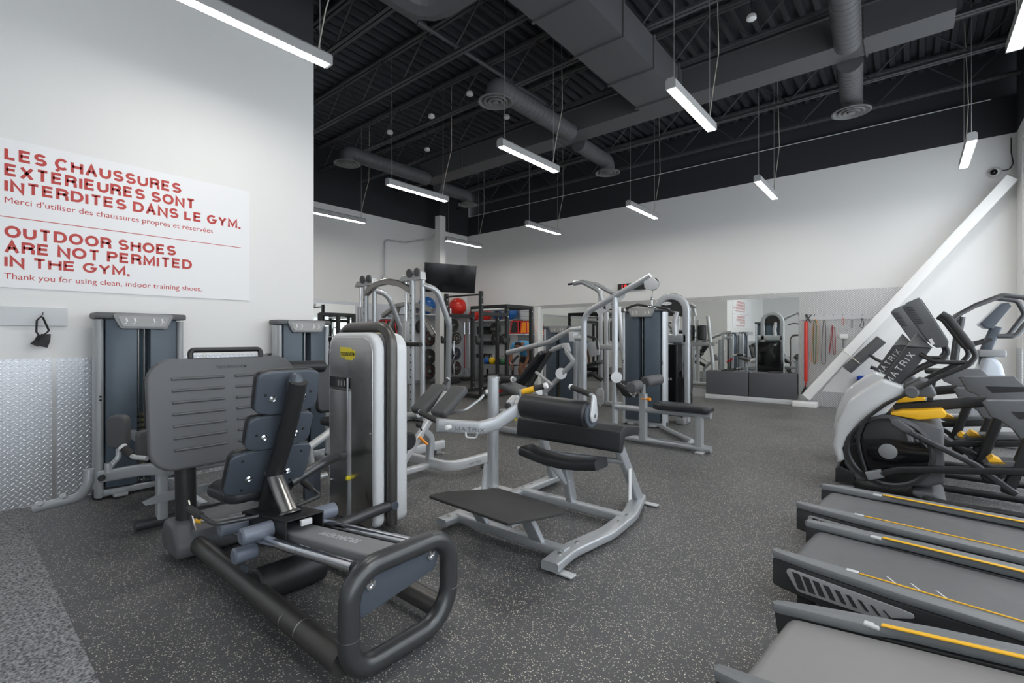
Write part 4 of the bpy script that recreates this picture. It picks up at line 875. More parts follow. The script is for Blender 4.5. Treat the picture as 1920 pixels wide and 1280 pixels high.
MB().slab([cp(1055, 643, -.03), cp(1064, 643, -.03), cp(1068, 658, -.03), cp(1060, 664, -.03)], (0, .06, 0), .005).build('link_plate', LSILV, PR)
pad(PR, cp(978, 735, .0), (0, 1, 0), (1, 0, -.1), UP, .34, .42, .07, 'seat', GVINYL, .07, .025)
MB().cyl(cp(1052, 700, -.05), cp(1052, 700, .0), .10, n=24).build('cam_wheel', LSILV, PR)
for px in (1080, 1089): p = cp(px, 640, .2); MB().bar([V((p.x, p.y, .04)), p], .08, .06).build('upright', SILVER, PR)
q = cp(978, 735); MB().bar([V((q.x, Yp, .06)), V((cp(1085, 700).x, Yp, .06))], .08, .09).bar([V((q.x + .1, Yp, .06)), V((q.x + .1, Yp, q.z - .02))], .09, .07).bar([V((cp(1022, 735).x, Yp, .08)), cp(1022, 733)], .08, .07).build('base_frame', SILVER, PR)
MB().bar([V((q.x - .05, Yp - .3, .05)), V((q.x - .05, Yp + .3, .05))], .07, .07).build('front_foot', SILVER, PR)
MB().tube([cp(925, 708), cp(936, 706)], .0001, n=4) if False else None
# ---------------------------------------------------------------- low grip machine between them
RW = thing('ab_bench', 'dark bench with white tipped grips behind the hip trainer post', 'gym machine', (-4.6, 5.2, 0))
Yr = 5.3
def cr(px, py, d=0): return ony(px, py, Yr + d)
grip_tube([cr(922, 722), cr(930, 712), cr(942, 709), cr(966, 711)], .03, RW, .08, cr(941, 709), cr(960, 711), 'handle', SILVER, .04)
grip_tube([cr(952, 768), cr(935, 770), cr(922, 773)], .024, RW, .05, cr(938, 770), cr(924, 773), 'lower_handle', LSILV, .032, cap=False)
MB().rbox(cr(966, 729), (.34, .34, .10), .04, rot=M.Rotation(.25, 3, 'Y')).build('seat', GVINYL, RW)
MB().bar([cr(966, 735), V((cr(975, 770).x, Yr, .06))], .08, .08).bar([V((cr(925, 770).x, Yr, .06)), V((cr(1025, 770).x, Yr, .06))], .08, .09).bar([cr(955, 768), cr(1010, 768)], .07, .07).build('frame', SILVER, RW)
MB().cyl(cr(985, 742), cr(1012, 733), .07, ch=.01).build('pivot_drum', LSILV, RW)
MB().slab([cr(930, 740, .2), cr(948, 730, .2), cr(951, 722, .2), cr(932, 731, .2)], (0, .03, 0), .004).build('red_guard', RED, RW, label='red guard')
MB().tube([cr(922, 722), cr(920, 772), V((cr(920, 772).x, Yr, .05))], .028).build('rear_post', GUN, RW)
# ================================================================ FAR CORNER AND BACK WALL
# ---------------------------------------------------------------- cable crossover with arches
CC = thing('cable_crossover', 'tall silver cable machine with two pulley columns and arched top, behind the leg press tower', 'gym machine', (-7.2, 5.3, 0))
YC = 5.17
def cc(px, py, d=0): return ony(px, py, YC + d)
for cxp, dx in ((772, 0), (684, 1)):
    base_x = cc(cxp + 3, 600).x; top = 2.36
    for off, r in ((-.02, .05), (.17, .045)):
        p = V((base_x + off, YC + (.0 if off < 0 else .06), 0))
        c = MB().tube([p + V((0, 0, .05)), p + V((0, 0, top))], r, n=16).build('column_tube', SILVER, CC)
        if off < 0:
            h = MB()
            for k in range(15): h.cyl(p + V((.012, -.045, .35 + k * .125)), p + V((.014, -.052, .35 + k * .125)), .012, n=8)
            h.build('peg_hole', INK, c)
    MB().cyl((base_x - .20, YC, .1), (base_x - .20, YC, top), .022, n=12).build('guide_rod', CHROME, CC)
    MB().rbox((base_x - .20, YC, 1.5 if not dx else 1.8), (.10, .1, .36), .02).build('cable_carriage', LSILV, CC)
    hd_ = MB().slab([V((base_x - .34, YC - .05, top)), V((base_x + .26, YC - .05, top)), V((base_x + .24, YC - .05, top + .13)), V((base_x - .26, YC - .05, top + .10))], (0, .12, 0), .015).build('pulley_head', LSILV, CC)
    for k in (-.02, .18): MB().cyl((base_x + k, YC - .09, top + .12), (base_x + k, YC - .05, top + .12), .075, n=20, ch=.01).build('pulley', PLASTIC, hd_)
    MB().bar([(base_x - .3, YC, .05), (base_x + .3, YC, .05)], .08, .09).bar([(base_x, YC - .3, .04), (base_x, YC + .9, .04)], .06, .08).build('base_foot', SILVER, CC)
    MB().tube([V((base_x + .17, YC + .06, top - .08)), V((base_x + .33, YC + .25, top - .16)), V((base_x + .30, YC + .55, top - .75)), V((base_x - .12, YC + .88, .05))], .05, .25, n=14).build('rear_leg', SILVER, CC)
    MB().cyl(V((base_x - .2, YC - .06, 1.28)), V((base_x + .34, YC - .12, 1.28)), .035, n=14).build('adjust_handle', RUBBER, CC)
MB().bar([cc(686, 551), cc(704, 534), cc(727, 527), cc(752, 532), cc(771, 544)], .11, .09, .6).build('top_arch', STEEL, CC)
MB().bar([cc(718, 592, .5), cc(742, 574, .5), cc(762, 569, .5), cc(795, 576, .5), cc(812, 583, .5)], .09, .08, .5).build('rear_arch', STEEL, CC)
MB().bar([cc(747, 577, .5), cc(733, 612, .5)], .08, .07).build('arch_strut', STEEL, CC)
MB().bar([cc(788, 585, .5), cc(814, 628, .5)], .08, .07).build('arch_strut', STEEL, CC)
MB().tube([cc(762, 779, -.1), cc(785, 777, -.1)], .05).build('floor_tube', LSILV, CC)
# ---------------------------------------------------------------- power rack
PK = thing('power_rack', 'large black steel power rack with drilled uprights in front of the back wall', 'power rack', (-8, 8.7, 0))
def upright(x, y, h, name='upright'):
    u_ = MB().bar([(x, y, .03), (x, y, h)], .08, .08, r=.006).build(name, RACK, PK); s = MB(); hl = MB()
    z = .15
    while z < h - .05: hl.cyl((x, y - .0405, z), (x, y - .042, z), .012, n=8); z += .16
    for z in (.12, .25, h - .14, h - .3): s.cyl((x + .0405, y, z), (x + .046, y, z), .013, n=8)
    s.build('bolt', LSILV, u_); hl.build('peg_hole', INK, u_)
x0_, x1_ = -8.6, -7.45; y0_, y1_, y2_ = 7.85, 8.75, 9.7
for x in (x0_, x1_): upright(x, y0_, 2.44); upright(x, y1_, 2.19); upright(x, y2_, 2.19)
def beam(p, q, nm='beam', m=RACK, h=.085): return MB().bar([p, q], h, .06, r=.005).build(nm, m, PK)
for y in (y1_, y2_): beam((x0_, y, 2.15), (x1_, y, 2.15))
for x in (x0_, x1_):
    b_ = beam((x, y1_, 2.15), (x, y2_, 2.15)); beam((x, y0_, .06), (x, y2_, .06), 'floor_beam'); c = beam((x, y0_, 1.93), (x, y1_, 1.93))
    s = MB()
    for k in range(10): s.cyl((x + .031, y0_ + .1 + k * .065, 1.93), (x + .032, y0_ + .1 + k * .065, 1.93), .01, n=6)
    s.build('peg_hole', INK, c)
beam((x0_, y0_, .06), (x1_, y0_, .06), 'floor_beam')
MB().cyl((x0_, y0_, 2.37), (x1_, y0_, 2.37), .022).build('pull_up_bar', BLACK, PK)
MB().cyl((x0_ + .04, y1_ - .06, 2.07), (x1_ - .04, y1_ - .06, 2.07), .03).build('storage_bar', LSILV, PK)
for x, y in ((x1_, y0_), (x1_, y1_), (x0_, y0_)):
    MB().rbox((x, y - .09, 1.32), (.07, .12, .14), .02).rbox((x, y - .15, 1.36), (.06, .03, .14), .01).build('bar_hook', BLACK, PK)
# half rack far left
HR = thing('squat_stand', 'black steel squat stand just past the end of the sign wall', 'squat stand', (-9.8, 6.2, 0))
for px in (634, 663): p = onx(px, 600, -9.8); MB().bar([V((p.x, p.y, .02)), V((p.x, p.y, 1.92))], .075, .075, r=.006).build('upright', RACK, HR)
p, q = onx(600, 590, -9.8), onx(664, 592, -9.8)
MB().bar([V((p.x, p.y, 1.9)), V((q.x, q.y, 1.9))], .08, .07, r=.006).build('top_beam', RACK, HR)
MB().bar([V((p.x, p.y, .02)), V((p.x, p.y, 1.92))], .075, .075, r=.006).build('upright', RACK, HR)
MB().bar([V((p.x, p.y, .05)), V((q.x, q.y, .05))], .08, .07, r=.006).build('floor_beam', RACK, HR)
# ---------------------------------------------------------------- column, conduit, television
cx_, cy_ = -10.95, 9.75
o = struct(MB().box((cx_ - .11, cy_ - .11, 0), (cx_ + .11, cy_ + .11, 5.05)), 'column', WHITEWALL)
struct(MB().box((cx_ - .11, cy_ - .11, 5.05), (cx_ + .11, cy_ + .11, 6.3)), 'column_top', BLACKWALL)
e = lambda a, b_: onx(a, b_, XF + .03)
cn = MB().tube([e(722, 519), e(722, 449), e(760, 455), e(800, 449) + V((.2, 0, 0)), V((cx_ - .13, cy_ - .05, e(820, 440).z)), V((cx_ - .13, cy_ - .05, 4.1))], .024, .12, n=8).build('wall_conduit', LSILV)
tag(cn, 'thin grey conduit bent along the far wall to the white column', 'conduit')
MB().rbox(e(722, 521), (.06, .16, .12), .01).build('junction_box', LPLASTIC, cn)
TV = thing('television', 'black wall television tilted on the white column', 'television', (-10.2, 9.6, 3.0))
tc = V((0, 0, EYE)) + _ray(845, 522) * 13.5
u = V((math.cos(math.radians(66)), math.sin(math.radians(66)), 0)); n0 = V((u.y, -u.x, 0)); ti = math.radians(12)
n = (n0 * math.cos(ti) - UP * math.sin(ti)); v = u.cross(n) * -1
if v.z < 0: v = -v
W_, H_ = 1.52, .80
q = [tc + u * (sx * W_ / 2) + v * (sy * H_ / 2) for sx, sy in ((-1, -1), (1, -1), (1, 1), (-1, 1))]
MB().slab(q, -n * .06, .01).build('bezel', BLACK, TV)
q2 = [tc + n * .001 + u * (sx * (W_ - .03) / 2) + v * (sy * (H_ - .03) / 2) for sx, sy in ((-1, -1), (1, -1), (1, 1), (-1, 1))]
MB().slab(q2, n * .002).build('screen', SCREEN, TV)
MB().bar([tc - n * .05, V((cx_ + .10, cy_ - .05, tc.z + .1))], .12, .08).rbox((cx_ + .12, cy_ - .0, tc.z + .1), (.03, .18, .4), .006).build('wall_bracket', BLACK, TV)
# ---------------------------------------------------------------- shelves and balls
SHM = mat('pale_steel_shelf', (.60, .61, .62), .45, .3)
t = thing('storage_shelf', 'steel shelf high on the far wall behind the white column', 'shelf', (-11.2, 10, 2.08))
m = MB().box((-11.5, 8.2, 2.06), (-11.05, 11.1, 2.09)); m.build('shelf_board', SHM, t)
m = MB()
for y in (8.4, 9.6, 10.9): m.slab([(-11.5, y, 2.06), (-11.1, y, 2.06), (-11.5, y, 1.95)], (0, .02, 0))
m.build('bracket', SHM, t)
t = thing('storage_shelf', 'steel shelf high on the back wall above the plate pegs', 'shelf', (-10, 11.3, 1.9))
MB().box((-11.0, 11.05, 1.90), (-9.2, 11.49, 1.93)).build('shelf_board', SHM, t)
m = MB()
for x in (-10.9, -10.1, -9.3): m.slab([(x, 11.49, 1.90), (x, 11.1, 1.90), (x, 11.49, 1.80)], (.02, 0, 0))
m.build('bracket', SHM, t)
def xball(p, r, m, lb):
    o = MB().ball(p, r, n=28).build('exercise_ball', m); tag(o, lb, 'exercise ball', 'exercise balls on the high shelves')
    s = MB()
    for k in (-.5, -.25, 0, .25, .5): s.tube([V(p) + V((math.cos(a * PI / 14) * r * math.sqrt(1 - k * k), math.sin(a * PI / 14) * r * math.sqrt(1 - k * k), k * r)) for a in range(28)], .003, closed=True, n=4)
    s.build('grip_ridge', m, o)
    MB().cyl(V(p) + V((.3, -.6, .55)).normalized() * (r - .004), V(p) + V((.3, -.6, .55)).normalized() * (r + .004), .016, n=10).build('air_plug', WHITEP, o)
for px, X, rr_, mm, lb in ((800, -11.2, .265, BLUEBALL, 'large blue exercise ball on the far wall shelf, beside the white column'), (858, -11.17, .285, REDBALL, 'large glossy red exercise ball below the television')):
    p = onx(px, 572, X); xball((p.x, p.y, 2.092 + rr_), rr_, mm, lb)
for px, rr_, mm, lb in ((889, .19, REDBALL, 'dull red exercise ball behind the top of the rack, left end of the back shelf'), (912, .165, REDBALL, 'red exercise ball squeezed between the dull red ball and the dark blue one'), (933, .165, BLUEBALL, 'dark blue exercise ball half hidden by the rack beam'), (957.5, .215, BLUEBALL, 'light blue exercise ball showing right of the rack corner post')):
    p = ony(px, 590, 11.24); xball((p.x, 11.24, 1.932 + rr_), rr_, mm, lb)
# ---------------------------------------------------------------- plates on pegs
PSR = thing('plate_peg_rack', 'wall panel with steel pegs for plates on the far wall', 'plate storage', (-11.4, 10.2, 0))
MB().box((-11.55, 8.6, .1), (-11.5, 11.2, 1.94)).build('peg_board', SHM, PSR)
def wplate(c, ax, r, th, lb, ringm=None, grp='weight plates on wall pegs'):
    ax = V(ax).normalized(); c = V(c)
    t = thing('weight_plate', lb, 'weight plate', c, grp)
    MB().lathe([(.028, 0), (r * .45, 0), (r * .5, .006), (r * .82, .006), (r * .86, 0), (r - .01, 0), (r, .012), (r, th - .012), (r - .01, th), (r * .86, th), (r * .82, th - .006), (r * .5, th - .006), (r * .45, th), (.028, th)], c, ax, 32).build('disc', IRON, t)
    MB().lathe([(.025, -.002), (.055, -.002), (.055, th + .003), (.025, th + .003)], c, ax, 20).build('hub', STEEL, t)
    if ringm: MB().lathe([(r * .62, th - .007), (r * .62, th - .003), (r * .68, th - .003), (r * .68, th - .007)], c, ax, 32).build('colour_ring', ringm, t)
    return t
RRING = mat('faded_red_ring', (.25, .06, .05), .6); BRING = mat('blue_ring', (.02, .10, .35), .5); YRING = mat('pale_ring', (.5, .48, .35), .6)
data = [(807, 1.36, .24, RRING, 'thick dark plate with red ring, top peg left of the white column'), (807, .80, .24, None, 'thick plain dark plate on the peg second from the floor left of the column'), (807, .36, .24, RRING, 'thick dark plate with red ring, bottom peg left of the white column'),
        (793, 1.72, .2, None, 'dark plate partly hidden behind the cable machine rear arch'), (853, 1.78, .21, None, 'grey plate, topmost peg right of the first rack upright'), (858, 1.36, .2, YRING, 'speckled grey plate on the second peg right of the first rack upright'),
        (857, .86, .2, BRING, 'dark plate with blue ring, right of the first rack upright'), (857, .40, .22, RRING, 'dark plate with dull red ring on the lowest peg right of the first rack upright')]
pegs = MB()
for px, z, r, rm, lb in data:
    p = onx(px, 650, -11.3); wplate((-11.42, p.y, z), (1, 0, 0), r, .10, lb, rm); MB().cyl((-11.5, p.y, z), (-11.22, p.y, z), .024, n=12).build('peg', CHROME, PSR)
PS2 = thing('plate_peg_rack', 'black storage column with plates behind the power rack, back wall', 'plate storage', (-10, 11.4, 0))
MB().box((-10.9, 11.44, .1), (-9.3, 11.49, 1.79)).build('peg_board', SHM, PS2); pg = MB()
for px, z, r, rm, lb in ((927, 1.66, .2, YRING, 'dark plate with pale ring, upper peg on the back wall'), (929, 1.34, .19, None, 'small grey plate below the pale ringed plate on the back wall'), (945, 1.34, .17, None, 'small grey plate between two rack posts on the back wall')):
    p = ony(px, 620, 11.35); wplate((p.x, 11.43, z), (0, -1, 0), r, .09, lb, rm); MB().cyl((p.x, 11.44, z), (p.x, 11.26, z), .024, n=12).build('peg', CHROME, PS2)
dk = MB()
for z, a, b_ in ((1.62, -10.75, -10.45), (1.5, -10.75, -10.3), (1.15, -10.8, -10.3), (.75, -10.8, -10.35)): dk.box((a, 11.15, z), (b_, 11.44, z + .12))
dk.build('attachment_tray', BLACK, PS2)
# ---------------------------------------------------------------- bars standing by the column
BH = thing('barbell_holder', 'low black block with upright bars at the foot of the white column', 'bar holder', (-10.75, 10.25, 0))
p = onx(848, 700, -10.75); MB().rbox((-10.75, p.y, .09), (.3, .42, .18), .02).build('holder_block', RUBBER, BH)
def vbar(px, m, lb, ez=False, ln=2.1, b=BH, Y=None):
    q = onx(px, 700, -10.75) if Y is None else ony(px, 700, Y)
    z0 = .181 if Y is None else .0
    t = thing('barbell', lb, 'barbell', (q.x, q.y, z0), 'bars standing by the back corner')
    z0 = .18 if Y is None else 0
    pts = [(q.x, q.y, z0)] + ([(q.x, q.y + (.05 if k % 2 else -.03), z0 + .35 + k * .11) for k in range(5)] if ez else []) + [(q.x, q.y, z0 + ln)]
    MB().tube(pts, .016, .05 if ez else 0, n=10).build('shaft', m, t)
    for a in (0, ln - .4): MB().cyl((q.x, q.y, z0 + a), (q.x, q.y, z0 + a + .38), .026, n=12).cyl((q.x, q.y, z0 + (a + .38 if a == 0 else a - .0)), (q.x, q.y, z0 + (a + .40 if a == 0 else a + .02)), .04, n=12).build('sleeve', CHROME, t)
vbar(845, CHROME, 'straight silver bar standing beside the first rack upright'); vbar(851, CHROME, 'bent curl bar standing in the low black block', True, 1.1)
RBAR = mat('red_bar', (.35, .02, .02), .45)
t = thing('barbell_stand', 'small black floor stand under the red bar, back corner', 'bar holder', (-10.5, 11, 0)); q = ony(871, 700, 11.0)
MB().rbox((q.x, 11.0, .05), (.4, .35, .1), .02).build('holder_block', RUBBER, t)
vbar(871, RBAR, 'red upright bar standing against the back corner', Y=11.0, ln=1.9); vbar(880, LSILV, 'thin pale bar next to the red bar in the back corner', Y=11.05, ln=1.9)
# ---------------------------------------------------------------- slat wall, plyo boxes, kettlebells
m = MB().box((-9.25, 11.47, .5), (-8.62, 11.495, 2.24))
sw = tag(m.build('slat_wall', LPLASTIC), 'white slatted wall panel behind the bending person', 'slat wall'); m = MB()
for k in range(22): m.box((-9.25, 11.468, .56 + k * .077), (-8.62, 11.472, .568 + k * .077))
m.build('slat_groove', MPLASTIC, sw)
struct(MB().box((-8.60, 11.36, 0), (-8.46, YB, 2.30)), 'trim_7', WHITEWALL)
def plyo(c, w, h, lb, grp='red framed step boxes', top=BLACK, ax='x'):
    t = thing('plyo_box', lb, 'step box', c, grp); x, y, z = c
    a, b_ = w / 2, w * .36; f = MB()
    bt = [V((x - a, y - a, z)), V((x + a, y - a, z)), V((x + a, y + a, z)), V((x - a, y + a, z))]; tp_ = [V((x - b_, y - b_, z + h)), V((x + b_, y - b_, z + h)), V((x + b_, y + b_, z + h)), V((x - b_, y + b_, z + h))]
    for k in range(4): f.bar([bt[k], tp_[k]], .03, .03); f.bar([bt[k], bt[(k + 1) % 4]], .03, .03); f.bar([tp_[k], tp_[(k + 1) % 4]], .03, .03)
    f.build('frame', RED, t)
    MB().box((x - b_ + .0, y - b_, z + h + .015), (x + b_, y + b_, z + h + .035)).build('step_top', RUBBER, t)
    MB().slab([bt[1].lerp(bt[0], .1), bt[0].lerp(bt[1], .1), tp_[0].lerp(tp_[1], .1), tp_[1].lerp(tp_[0], .1)], (0, .01, 0)).slab([bt[1].lerp(bt[2], .1), bt[2].lerp(bt[1], .1), tp_[2].lerp(tp_[1], .1), tp_[1].lerp(tp_[2], .1)], (-.01, 0, 0)).build('side_panel', top, t)
t = thing('storage_shelf', 'shelf with red step boxes on the far wall seen through the cable machine', 'shelf', (-11.2, 7, 1.4))
MB().box((-11.5, 6.6, 1.40), (-10.95, 8.5, 1.43)).slab([(-11.5, 7.6, 1.40), (-11.0, 7.6, 1.40), (-11.5, 7.6, 1.1)], (0, .02, 0)).build('shelf_board', SHM, t)
for px, h, lb in ((728, .42, 'red framed step box on the far shelf, left one of two behind the cable arch'), (754, .36, 'red framed step box with black panel, beside the cable machine column')):
    p = onx(px, 600, -11.15); plyo((-11.2, p.y, 1.448), .38, h, lb)
p = onx(700, 605, -11.2)
t2 = MB().rbox((-11.2, p.y, 1.55), (.3, .28, .24), .03).build('storage_bin', LEMON); tag(t2, 'small yellow box on the far shelf left of the red step boxes', 'box')
t2 = MB().rbox((-11.2, p.y - .42, 1.50), (.3, .4, .14), .02).build('storage_bin', SLATE); tag(t2, 'low dark box on the far shelf beside the yellow box', 'box')
t = thing('storage_shelf', 'shelf of red step boxes on the white slatted wall', 'shelf', (-8.9, 11.2, 1.5))
MB().box((-9.3, 10.95, 1.47), (-8.62, 11.47, 1.50)).build('shelf_board', SHM, t)
plyo((-9.10, 11.18, 1.518), .33, .36, 'red framed step box with black panel on the slatted wall shelf'); plyo((-8.77, 11.18, 1.518), .26, .34, 'smaller red and orange step box at the end of the slatted wall shelf', top=ORANGE)
KR = thing('kettlebell_rack', 'black two tier kettlebell rack against the back wall', 'kettlebell rack', (-9.6, 10.95, 0))
MB().box((-10.3, 10.75, .55), (-8.95, 11.2, .58)).box((-10.3, 10.75, .18), (-8.95, 11.2, .21)).build('tier', BLACK, KR)
for x in (-10.3, -8.97): MB().bar([(x, 10.8, 0), (x, 10.8, .58)], .06, .05).bar([(x, 11.15, 0), (x, 11.15, .58)], .06, .05).build('leg', RACK, KR)
MB().box((-10.3, 10.735, .44), (-8.95, 10.75, .58)).build('tier_lip', MPLASTIC, KR)
def kettle(px, m, r, lb):
    p = ony(px, 670, 10.95); c = V((p.x, 10.95, .58 + r * .93)); t = thing('kettlebell', lb, 'kettlebell', (c.x, c.y, .58), 'kettlebells on the rack')
    MB().lathe([(r * .6, -r * .92), (r * .9, -r * .55), (r, 0), (r * .88, r * .5), (r * .55, r * .85), (.02, r * .95)], c, UP, 24).build('bell', m, t)
    MB().tube([c + V((-r * .5, 0, r * .7)), c + V((-r * .62, 0, r * 1.45)), c + V((r * .62, 0, r * 1.45)), c + V((r * .5, 0, r * .7))], r * .14, r * .4, n=10).build('handle', STEEL, t)
for px, m, r, lb in ((913, mat('kb_blue', (.01, .13, .5), .4), .102, 'blue kettlebell at the post end of the rack'), (923, mat('kb_yellow', (.85, .55, .01), .4), .11, 'yellow kettlebell next to the blue one'), (934, mat('kb_violet', (.05, .04, .10), .4), .095, 'dark violet kettlebell between the yellow and the green one'),
                     (943.5, mat('kb_green', (.04, .17, .07), .4), .095, 'green kettlebell between two rack posts'), (957.5, mat('kb_red', (.6, .03, .03), .4), .10, 'red kettlebell beside the bending person')): kettle(px, m, r, lb)
BN = thing('flat_bench', 'low black flat bench in front of the bending person', 'bench', (-8.15, 9.55, 0))
MB().rbox((-8.02, 9.3, .40), (1.0, .32, .09), .03).build('bench_pad', VINYL, BN); MB().bar([(-8.45, 9.3, .05), (-8.45, 9.3, .36)], .06, .06).bar([(-7.6, 9.3, .05), (-7.6, 9.3, .36)], .06, .06).bar([(-8.45, 9.15, .03), (-8.45, 9.45, .03)], .05, .05).bar([(-7.6, 9.15, .03), (-7.6, 9.45, .03)], .05, .05).bar([(-8.45, 9.3, .33), (-7.6, 9.3, .33)], .05, .05).build('bench_frame', RACK, BN)
# ---------------------------------------------------------------- person bending over
SKIN = mat('brown_skin', (.20, .085, .045), .5); SHIRT = mat('sky_blue_cloth', (.10, .36, .62), .8, bump=.3, bscale=60); SHORTS = mat('black_cloth', (.012, .012, .014), .85); HAIR = mat('black_hair', (.008, .007, .006), .7)
def skinned(verts, edges, radii, root=0, sub=2):
    me = bpy.data.meshes.new('s'); me.from_pydata(verts, edges, []); ob = bpy.data.objects.new('s', me); COL.objects.link(ob)
    ob.modifiers.new('k', 'SKIN'); sb = ob.modifiers.new('u', 'SUBSURF'); sb.levels = sub; sb.render_levels = sub
    for i, r in enumerate(radii): me.skin_vertices[0].data[i].radius = (r, r) if isinstance(r, (int, float)) else r
    me.skin_vertices[0].data[root].use_root = True
    dg = bpy.context.evaluated_depsgraph_get(); dg.update()
    out = bpy.data.meshes.new_from_object(ob.evaluated_get(dg)); bpy.data.objects.remove(ob)
    m = MB().add([v.co.copy() for v in out.vertices], [tuple(f.vertices) for f in out.polygons]); bpy.data.meshes.remove(out); return m
PB = V((-8.12, 10.35, 0)); fw = V((.30, -.95, 0)).normalized(); sd = V((-fw.y, fw.x, 0)) * -1
def bp(f, s, z): return PB + fw * f + sd * s + UP * z
PE = thing('person', 'person in a sky blue shirt and black shorts bending over beside the kettlebells', 'person', PB)
vs = [bp(-.05, 0, .90), bp(.10, 0, 1.03), bp(.28, 0, 1.15), bp(.42, 0, 1.19), bp(.52, 0, 1.20), bp(.62, 0, 1.17), bp(.69, 0, 1.10)]; rs = [.145, .135, .155, .085, .058, .088, .07]
es = [(i, i + 1) for i in range(6)]
for s in (-1, 1):
    k = len(vs); vs += [bp(.40, s * .20, 1.17), bp(.47, s * .265, .93), bp(.56, s * .19, .70), bp(.58, s * .17, .61)]; rs += [.068, .05, .04, .035]
    es += [(3, k), (k, k + 1), (k + 1, k + 2), (k + 2, k + 3)]
    for j, (df, ds, L) in enumerate(((.03, .035, .08), (.01, .038, .095), (-.012, .036, .09), (-.03, .03, .075), (.04, -.0, .05))):
        q = len(vs); vs += [vs[k + 3] + fw * df * .6 + UP * -.03, vs[k + 3] + fw * df + UP * (-.04 - L * .6) + sd * (s * -.012)]; rs += [.012, .009]; es += [(k + 3, q), (q, q + 1)]
    k = len(vs); vs += [bp(-.06, s * .11, .84), bp(.06, s * .15, .50), bp(-.03, s * .15, .10), bp(-.04, s * .155, .045), bp(.14, s * .17, .035)]; rs += [.105, .072, .045, .042, .034]
    es += [(0, k), (k, k + 1), (k + 1, k + 2), (k + 2, k + 3), (k + 3, k + 4)]
bd = skinned(vs, es, rs); hc_ = bp(.62, 0, 1.17)
bd.ball(bp(.70, 0, 1.135), .018, (1, 1, 1.4), 10)
for s in (-1, 1): bd.ball(bp(.60, s * .088, 1.16), .022, (.6, .8, 1.3), 10); bd.ball(bp(.695, s * .033, 1.17), .012, n=8)
bd.build('body', SKIN, PE)
skinned([bp(-.04, 0, .96), bp(.10, 0, 1.04), bp(.28, 0, 1.155), bp(.41, 0, 1.19), bp(.40, -.20, 1.17), bp(.44, -.245, 1.03), bp(.40, .20, 1.17), bp(.44, .245, 1.03)], [(0, 1), (1, 2), (2, 3), (3, 4), (4, 5), (3, 6), (6, 7)], [.175, .175, .20, .12, .095, .082, .095, .082]).build('shirt', SHIRT, PE)
skinned([bp(-.06, 0, .90), bp(.0, 0, .97), bp(-.05, -.11, .82), bp(-.0, -.135, .62), bp(-.05, .11, .82), bp(-.0, .135, .62)], [(0, 1), (0, 2), (2, 3), (0, 4), (4, 5)], [.165, .15, .128, .105, .128, .105]).build('shorts', SHORTS, PE)
MB().ball(bp(.60, 0, 1.215), .092, (1, 1, .82), 20).build('hair', HAIR, PE)
for s in (-1, 1): MB().rbox(bp(.05, s * .165, .04), (.1, .27, .08), .03, rot=M.Rotation(math.atan2(fw.y, fw.x) - PI / 2, 3, 'Z')).build('shoe', BLACK, PE)
# ---------------------------------------------------------------- mats, brace and wall items on the back wall
MATM = mat('dark_mat_vinyl', (.085, .085, .095), .5, bump=.5, bscale=9, var=.06)
xs_ = [ony(1323, 720, 11.36).x, ony(1403, 720, 11.36).x, ony(1495, 720, 11.36).x]
pk = tag(MB().rbox(((xs_[0] + xs_[2]) / 2, 11.40, .05), (xs_[2] - xs_[0], .14, .10), .005).build('mat_plinth', LPLASTIC), 'pale low plinth under the dark padded mats by the mirror', 'plinth')
for i, lb in enumerate(('dark padded mat leaning on the mirror, farther from the hanging bands', 'dark padded mat leaning on the mirror, nearest the hanging bands')):
    t = thing('padded_mat', lb, 'mat', ((xs_[i] + xs_[i + 1]) / 2, 11.4, .1), 'padded mats below the mirror')
    MB().slab([(xs_[i] + .008, 11.44, .102), (xs_[i + 1] - .008, 11.44, .102), (xs_[i + 1] - .008, 11.44, .64), (xs_[i] + .008, 11.44, .64)], (0, -.09, 0), .02, .02).build('mat_pad', MATM, t)
for px, lb in ((1363, 'black rubber loop lying on top of the farther padded mat'), (1452, 'black rubber strap lying on top of the mat nearest the bands')):
    p = ony(px, 698, 11.39); tag(MB().tube([(p.x + .11 * math.cos(a * PI / 8), 11.385 + .03 * math.sin(a * PI / 8), .655 - (.012 if a in (1, 2, 3) else 0)) for a in range(16)], .012, closed=True, n=6).build('resistance_loop', RUBBER), lb, 'rubber loop')
BR = thing('diagonal_brace', 'white diagonal steel brace rising from the floor toward the window wall', 'brace', (-1.6, 11.3, 0))
q0, q1 = ony(1512, 744, 11.24), ony(1897, 334, 11.24)
MB().bar([q0, q1], .17, .17, up=(0, 1, 0), r=.012).build('brace_tube', WHITEWALL, BR); MB().rbox((q0.x - .02, 11.24, .05), (.42, .30, .10), .01).build('base_plate', WHITEWALL, BR)
FR = thing('foam_roller', 'long black foam roller roped under the white diagonal brace', 'foam roller', ony(1620, 662, 11.2))
r0, r1 = ony(1588, 693, 11.16), ony(1653, 636, 11.16); dd = (r1 - r0).normalized(); up_ = V((-dd.z, 0, dd.x)); up_ = up_ if up_.z > 0 else -up_
MB().cyl(r0, r1, .092, n=28, ch=.008).build('roller_body', GVINYL, FR)
rp = r0.lerp(r1, .3); MB().tube([rp + V((0, -.10, 0)) + up_ * -.06, rp + V((0, -.10, 0)) + up_ * .06, rp + V((0, -.04, 0)) + up_ * .30, rp + V((0, .10, 0)) + up_ * .30, rp + V((0, .10, 0)) + up_ * -.09], .008, .03, closed=True, n=6).build('rope', mat('rope_white', (.7, .68, .6), .8), FR)
p = ony(1618, 716, 11.40); t = thing('foam_roller', 'short bright blue foam roller on the wall below the diagonal brace', 'foam roller', p)
BLUEF = mat('bright_blue_foam', (.005, .06, .45), .5)
